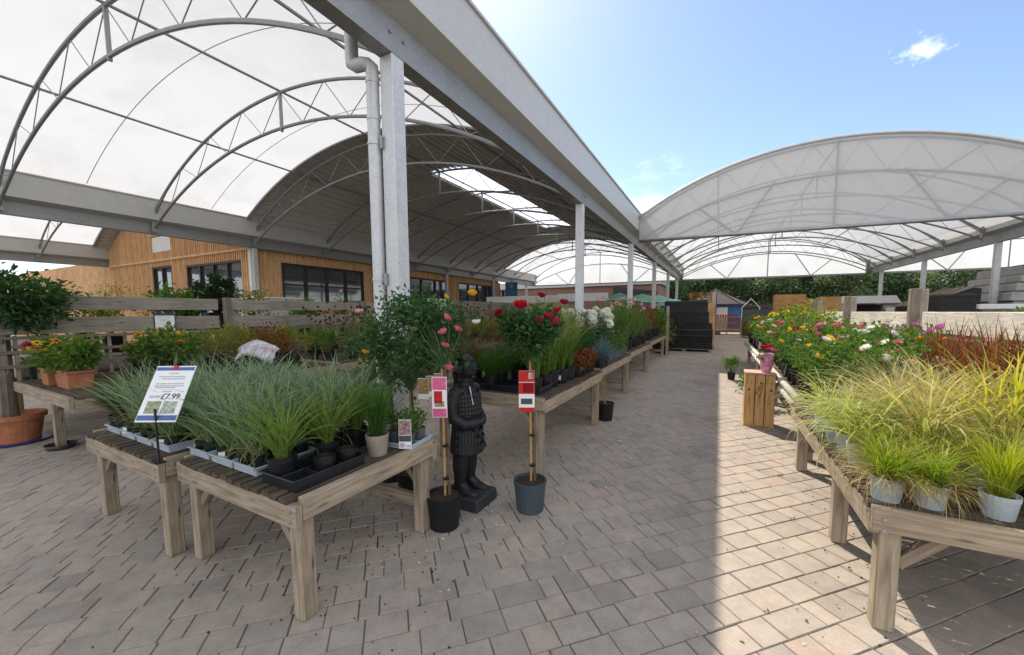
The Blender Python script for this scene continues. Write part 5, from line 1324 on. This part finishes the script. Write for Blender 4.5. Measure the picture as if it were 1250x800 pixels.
# hut
ht = thing('blue_hut', (-.3, 38, 0), 'round blue summer house with a grey pointed roof beyond the rack', 'hut')
m = MB(); m.lathe([(1.9, 0), (1.9, 2.2)], solid('hut_blue', (.05, .16, .38), .6), 8); m.build('wall', ht)
rf = solid('grey_shingles', (.075, .062, .058), .85, var=.25, scale=14)
m = MB(); m.lathe([(2.5, 2.15), (2.5, 2.22), (.12, 3.45), (.001, 3.6)], rf, 8, cap=False); m.build('roof', ht)
m = MB()
for k in range(8): a = 2*PI*k/8; m.bar((2.52*math.cos(a), 2.52*math.sin(a), 2.24), (.1*math.cos(a), .1*math.sin(a), 3.5), .07, .05, rf)
m.build('roof_ridge', ht)
m = MB(); m.box((.5, -1.84, 1.0), (.8, .05, 1.9), M_WHITE); m.build('door', ht)
t = thing('greenhouse_frame', (2.2, 36, 0), 'small white-ribbed glass gable frame to the right of the blue hut', 'frame')
m = MB()
for x in (-.6, .6): m.bar((x, 0, 0), (x, 0, 1.9), .06, .06, M_WHITE); m.bar((x, 0, 1.9), (0, 0, 2.6), .06, .06, M_WHITE)
m.build('frame_bars', t)
# parasols
teal = leafmat('parasol_cloth', (.6, .84, .8), (.66, .88, .84), .65, rough=.8); 
for k, (x, y, z, lb) in enumerate(((-5.7, 25.3, 2.86, 'pale teal parasol left of the pallet, nearest the brick wall'), (-4.45, 26.2, 2.8, 'pale teal parasol in the middle, touching its left neighbour'), (-3.7, 28.0, 2.75, 'pale teal parasol, small, second from the pallet'), (-2.75, 29.0, 2.5, 'pale teal parasol partly behind the wrapped pallet'))):
    t = thing('parasol', (x, y, 0), lb, 'parasol', 'parasols beyond the benches')
    m = MB(); m.tube([(0, 0, 0), (0, 0, z)], .025, M_WHITE, 8); m.build('pole', t)
    m = MB(); n = 8; V = [(0, 0, z)]+[((1.25*math.cos(2*PI*i/16))*(1 if i % 2 == 0 else .93), (1.25*math.sin(2*PI*i/16))*(1 if i % 2 == 0 else .93), z-.42) for i in range(16)]; F = [(0, 1+i, 1+(i+1) % 16) for i in range(16)]
    m.add(V, F, teal); o = m.build('parasol_cloth', t); s_ = o.modifiers.new('solid', 'SOLIDIFY'); s_.thickness = .01
    m = MB()
    for i in range(8): a = 2*PI*i/8; m.tube([(.03*math.cos(a), .03*math.sin(a), z-.06), (1.2*math.cos(a), 1.2*math.sin(a), z-.43)], .01, M_WHITE, 4)
    m.build('ribs', t)
# brick building far left
bb = thing('brick_building', (-14, 41, 0), 'long low red brick building with a grey coping seen under the left canopy', 'building')
m = MB(); m.box((-3, 0, 2.1), (24, 6, 4.2), M_BRICK); m.build('wall', bb)
m = MB(); m.box((-3, 0, 4.55), (24.4, 6.4, .7), M_GUT); m.build('fascia', bb)
for x in (-8, -3.5, 1, 5.5):
    f = MB(); f.box((x, -3.02, 3.0), (1.4, .08, 1.0), M_BROWN); o = f.build('window', bb); m = MB(); m.box((x, -3.07, 3.0), (1.25, .03, .85), M_GLASS); m.build('pane', o)
t = thing('grey_shed', (-6.3, 33.8, 0), 'grey timber shed standing against the brick building', 'shed')
m = MB()
for k in range(14): m.box((-1.3+k*.2, 0, 1.6), (.19, 2.2, 3.2), M_OLDG)
m.build('wall', t); m = MB(); m.prism([(-1.6, 3.2), (1.6, 3.2), (1.6, 3.3), (-1.6, 3.75)], -1.3, 1.3, M_GREYPOT); m.build('roof', t)
for x, y, w_, lb in ((-9.3, 18.2, 4.2, 'long white board on trestles behind the fence under the left canopy'), (-5.6, 17.2, 2.4, 'shorter white board on trestles between the canopy posts')):
    t = thing('white_board', (x, y, 0), lb, 'board'); m = MB(); m.box((0, 0, 2.3), (w_, .06, .36), M_WHITE); m.build('panel', t)
    for sx in (-1, 1): m = MB(); m.box((sx*(w_/2-.15), .06, 1.1), (.06, .06, 2.2), M_OLDG); m.build('leg', t)
t = thing('green_poster', (-7.7, 9.4, 1.62), 'pale green poster fixed to the plank fence beside the roses', 'poster')
m = MB(); m.box((0, 0, .22), (.02, .85, .42), M_WHITE); m.box((.012, 0, .22), (.004, .8, .37), solid('poster_green', (.35, .5, .2), .5, var=.4, scale=7, col2=(.7, .75, .55))); m.build('sheet', t)
t = thing('planter_box', (-15.3, 8.9, 0), 'pale cream planter box at the corner of the cedar building', 'planter'); m = MB(); m.box((0, 0, 1.1), (.7, 1.8, 2.2), solid('cream_paint', (.6, .57, .5), .6)); m.box((0, 0, 2.22), (.78, 1.88, .06), M_WHITE); m.build('planter_body', t, bevel=.02)

# ------------------------------------------------------------------ behind the right benches
t = thing('market_stall', (6.2, 25.3, 0), 'white-roofed stall behind the right fence, dark inside', 'stall')
m = MB(); m.prism([(-1.2, 1.95), (1.2, 1.95), (1.0, 2.3), (-1.0, 2.3)], -1.1, 1.1, M_WHITE); m.build('roof', t)
for sx in (-1, 1):
    for sy in (-1, 1): m = MB(); m.box((sx*1.1, sy*.95, .97), (.08, .08, 1.94), M_OLD); m.build('post', t)
m = MB(); m.box((0, .9, .97), (2.1, .04, 1.9), M_BROWN); m.build('back_panel', t)
m = MB(); m.box((0, -.3, .9), (2.1, 1.0, .06), M_OLD); m.build('counter', t)
m = MB(); m.box((.85, -1.0, 1.5), (.3, .03, .5), M_WHITE); m.build('notice', t)
t = thing('dark_lean_to', (7.3, 20.8, 0), 'dark lean-to covered in black sheeting behind the twin fence posts', 'lean-to')
m = MB(); m.prism([(-.8, 0), (.8, 0), (.8, 2.35), (.6, 2.4), (-.8, 1.75)], -1, 1, M_WRAP); m.build('cover', t)
m = MB()
for k in range(7): m.bar((-.85, -1+k*.33, 1.78), (.6, -1+k*.33, 2.44), .05, .05, M_OLD)
m.build('rafters', t)
t = thing('wrapped_pallet', (6.3, 17.0, 0), 'black wrapped pallet beside the right canopy post', 'pallet'); pallet(t, .8, 1.0)
o = fbm_wrap(.8, 1.0, 2, [(.6, 1), (.6, .99), (.75, .97)], 8).build('wrapped_load', t); o.location = (0, 0, .13)
for k, (x, y, w_, h_, mt, lb) in enumerate(((3.15, 24.3, 1.3, 2.45, M_CRATE, 'light timber crate on top of the far yard stack, left one'), (4.3, 25.0, 1.4, 2.2, M_PLY, 'orange boxed pallet in the far yard, middle one'), (4.4, 22.6, .8, 2.25, M_CRATE, 'light timber crate of the far yard near the fence post'), (2.0, 27.5, 1.5, 1.7, M_GREYPOT, 'grey boxed pallet low in the far yard'), (5.0, 23.6, .9, 1.9, M_PALE, 'pale boxed pallet in the far yard beside the stall'))):
    t = thing('boxed_pallet', (x, y, 0), lb, 'pallet', 'boxed pallets in the yard'); pallet(t, w_, 1.0)
    n = 4; m = MB()
    for i in range(n): m.box((0, 0, .14+(h_-.14)*(i+.5)/n), (w_*.97, .95, (h_-.14)/n-.02), mt if i >= 2 else M_BROWN)
    m.build('boxes', t)
t = thing('slab_stack', (12.3, 22.5, 0), 'tall grey stack of packed paving slabs and sheds at the right edge', 'stack')
slab = solid('pale_slab_pack', (.42, .43, .43), .7, var=.15, scale=3)
for k, (z, h_, w_) in enumerate(((.0, .7, 6.2), (.76, .34, 6.1), (1.16, .34, 6.2), (1.56, .3, 6.0), (1.92, .3, 6.1), (2.28, .26, 5.9), (2.6, .24, 5.7), (2.9, .3, 5.2))):
    m = MB(); m.box((0, 0, z+h_/2), (w_, 3.4, h_), slab); m.build('slab_layer', t, bevel=.02)
    m = MB(); m.box((0, 0, z+h_+.025), (w_-.1, 3.3, .05), M_OLD); m.build('batten', t)
t = thing('white_lid_crate', (8.3, 18.7, 0), 'low crate with a white lid behind the right fence', 'crate'); m = MB(); m.box((0, 0, .8), (1.6, 1.0, 1.6), M_OLDG); m.build('crate_body', t); m = MB(); m.box((0, 0, 1.7), (1.9, 1.3, .16), M_WHITE); m.build('lid', t, bevel=.02)
for k, (x, y, s_) in enumerate(((5.0, 10.2, 1.5), (5.9, 10.8, 1.3), (4.2, 9.4, 1.2))):
    SHRUB.place((x, y, .7), f'green shrub beyond the right fence, {ORD[k]} in line', 'shrubs beyond the right fence', s_)
bench(3.6, 6.6, 9.0, 11.3, .7, 'timber bench beyond the right-hand fence', 'X')
fence(8.6, 27, 31, 'long timber yard fence at the far right', [(.9, 1.15), (1.3, 1.55), (1.65, 1.9)], 2.0, trellis=False)
yf = thing('yard_fence', (2.5, 39.8, 0), 'long dark slatted yard fence in front of the tree belt', 'fence')
m = MB()
for k in range(6): m.box((0, 0, .25+k*.36), (26, .04, .26), M_DARKNET)
m.build('slats', yf)
for k in range(11): m = MB(); m.box((-12.8+k*2.56, .07, 1.15), (.12, .1, 2.3), M_DARKNET); m.build('post', yf)

# ------------------------------------------------------------------ tree belt
TP = []
for v in range(4):
    t = thing('tree', (0, 0, 0), '', 'tree'); H = 6.2+v*.35
    m = MB(); r = random.Random(80+v); m.tube([(0, 0, 0), (.1, .05, H*.35), (.0, .1, H*.7)], [.2, .15, .07], M_BARK, 8)
    C = clumps(34, (2.3, 2.0, H*.43), (0, 0, H*.54), 90+v, .4); stems_mb(m, (0, 0, H*.25), C, .07, .02, M_BARK, v, .5); m.build('trunk', t)
    V, F = leafcloud(C, 6500, (.42, .42, .38), (.16, .34), 100+v, .35, .55, .25, .2); npmesh('crown', V, F, [L_TREE2 if v % 2 else L_TREE], parent=t); TP.append(t)
TREE = reg(TP)
tx = [-17, -13.5, -10.5, -7.6, -4.6, -1.6, 1.3, 4.3, 7.2, 10.2, 13.2, 16.2, 19]
TL = ['beyond the brick building', 'at the right end of the brick building', 'behind the shed', 'behind the parasols', 'above the wrapped pallet', 'left of the hut roof', 'right of the hut roof', 'above the yard crates', 'behind the white-roofed stall', 'right of the white-roofed stall', 'behind the twin fence posts', 'left of the slab stack', 'behind the slab stack']
for k, x in enumerate(tx):
    TREE.place((x, 47+rnd.uniform(-1.5, 1.5), 0), f'{["dark","pale"][(k%4)%2]} bushy tree of the belt, {TL[k]}', 'trees of the belt beyond the yard', rnd.uniform(.92, 1.15), k=k % 4)
for k, x in enumerate([-15, -9, -3, 2.8, 8.8, 14.6]):
    TREE.place((x, 52, 0), f'taller tree in the back row of the belt, {ORD[k]} from the left', 'trees of the belt beyond the yard', 1.35, k=k % 4)

# ------------------------------------------------------------------ litter on the paving
m = MB(); r = random.Random(4)
for cx, cy_, sx, sy, n in ((-1.5, 2.35, .25, .15, 16), (-1.15, 4.8, .3, .7, 26), (-1.0, 2.9, .5, .6, 7), (-.4, 5.5, .4, 1.5, 10), (.1, 2.3, .2, .2, 2), (-1.6, 1.75, .3, .2, 5)):
    for k in range(n):
        x, y = r.gauss(cx, sx), r.gauss(cy_, sy); a = r.uniform(0, 6); s_ = r.uniform(.007, .014)
        V = [(x+s_*math.cos(a+q)*(1 if i % 2 else .75), y+s_*math.sin(a+q)*(1 if i % 2 else .75), .004+.004*(i % 2)) for i, q in enumerate((0, 1.2, 2.4, 3.6, 4.9))]
        m.add(V, [(0, 1, 2, 3, 4)], FM['pale pink'] if r.random() < .6 else FM['white'])
tag(m.build('fallen_petals'), 'pale rose petals scattered on the paving', 'petals', kind='stuff')
m = MB()
for cx, cy_, sx, sy, n in ((-2.3, 1.9, .35, .3, 150), (-1.35, 2.95, .12, .1, 40), (-1.9, 1.6, .4, .35, 120), (.85, 3.0, .08, .7, 40), (.85, 4.6, .08, .8, 20), (-1.7, 4, .3, .8, 100), (-.6, 3.6, 1.0, 1.6, 30), (-2.2, 3.0, .3, .4, 90)):
    for k in range(n):
        s_ = r.uniform(.002, .0065); m.box((r.gauss(cx, sx), r.gauss(cy_, sy), s_*.4), (s_*1.5, s_, s_), M_SOIL, Matrix.Rotation(r.uniform(0, 6), 3, 'Z'))
tag(m.build('spilt_soil'), 'crumbs of spilt dark soil on the paving around the benches', 'soil', kind='stuff')
V, F = leafcloud([(.55, 3.1, .006), (.62, 4.6, .006), (.3, 5.5, .006), (-1.2, 3.4, .006), (-2.6, 1.0, .006), (.2, 2.4, .006), (-.4, 4.3, .006)], 70, (.25, .6, .0), (.012, .032), 77, 0, .6, .12)
V[:, 2] = np.clip(V[:, 2], .003, .014)
tag(npmesh('leaf_litter', V, F, [L_BROWN]), 'small dry brown leaves lying on the paving', 'leaves', kind='stuff')
Vs, Fs, Us = [], [], []; nb = 0
ang = R(45.9)
for k in range(60):
    j = r.randint(-12, 30)*.157; u = r.uniform(-.5, 5.5); x, y = u*math.cos(ang)-j*math.sin(ang), u*math.sin(ang)+j*math.cos(ang)
    if not (-3.5 < x < 1.4 and 1 < y < 6) or (-1.3 < x < .1): continue
    V, F, U = ribbons(22, (.012, .035), (.002, .004), .03, (.5, .3), (.2, .9), 300+k, 3); V = V+np.array((x, y, -.002)); Vs.append(V); Fs.append(F+nb); Us.append(U); nb += len(V)
o = npmesh('weeds', np.concatenate(Vs), np.concatenate(Fs), [L_OLIVE], None, np.concatenate(Us)); tag(o, 'tiny weeds growing in the paving joints', 'weeds', kind='stuff')

for k in ALLK: k.done()
for o in list(bpy.data.objects):
    if o.name.startswith('bloom') and o.parent is None: bpy.data.objects.remove(o)
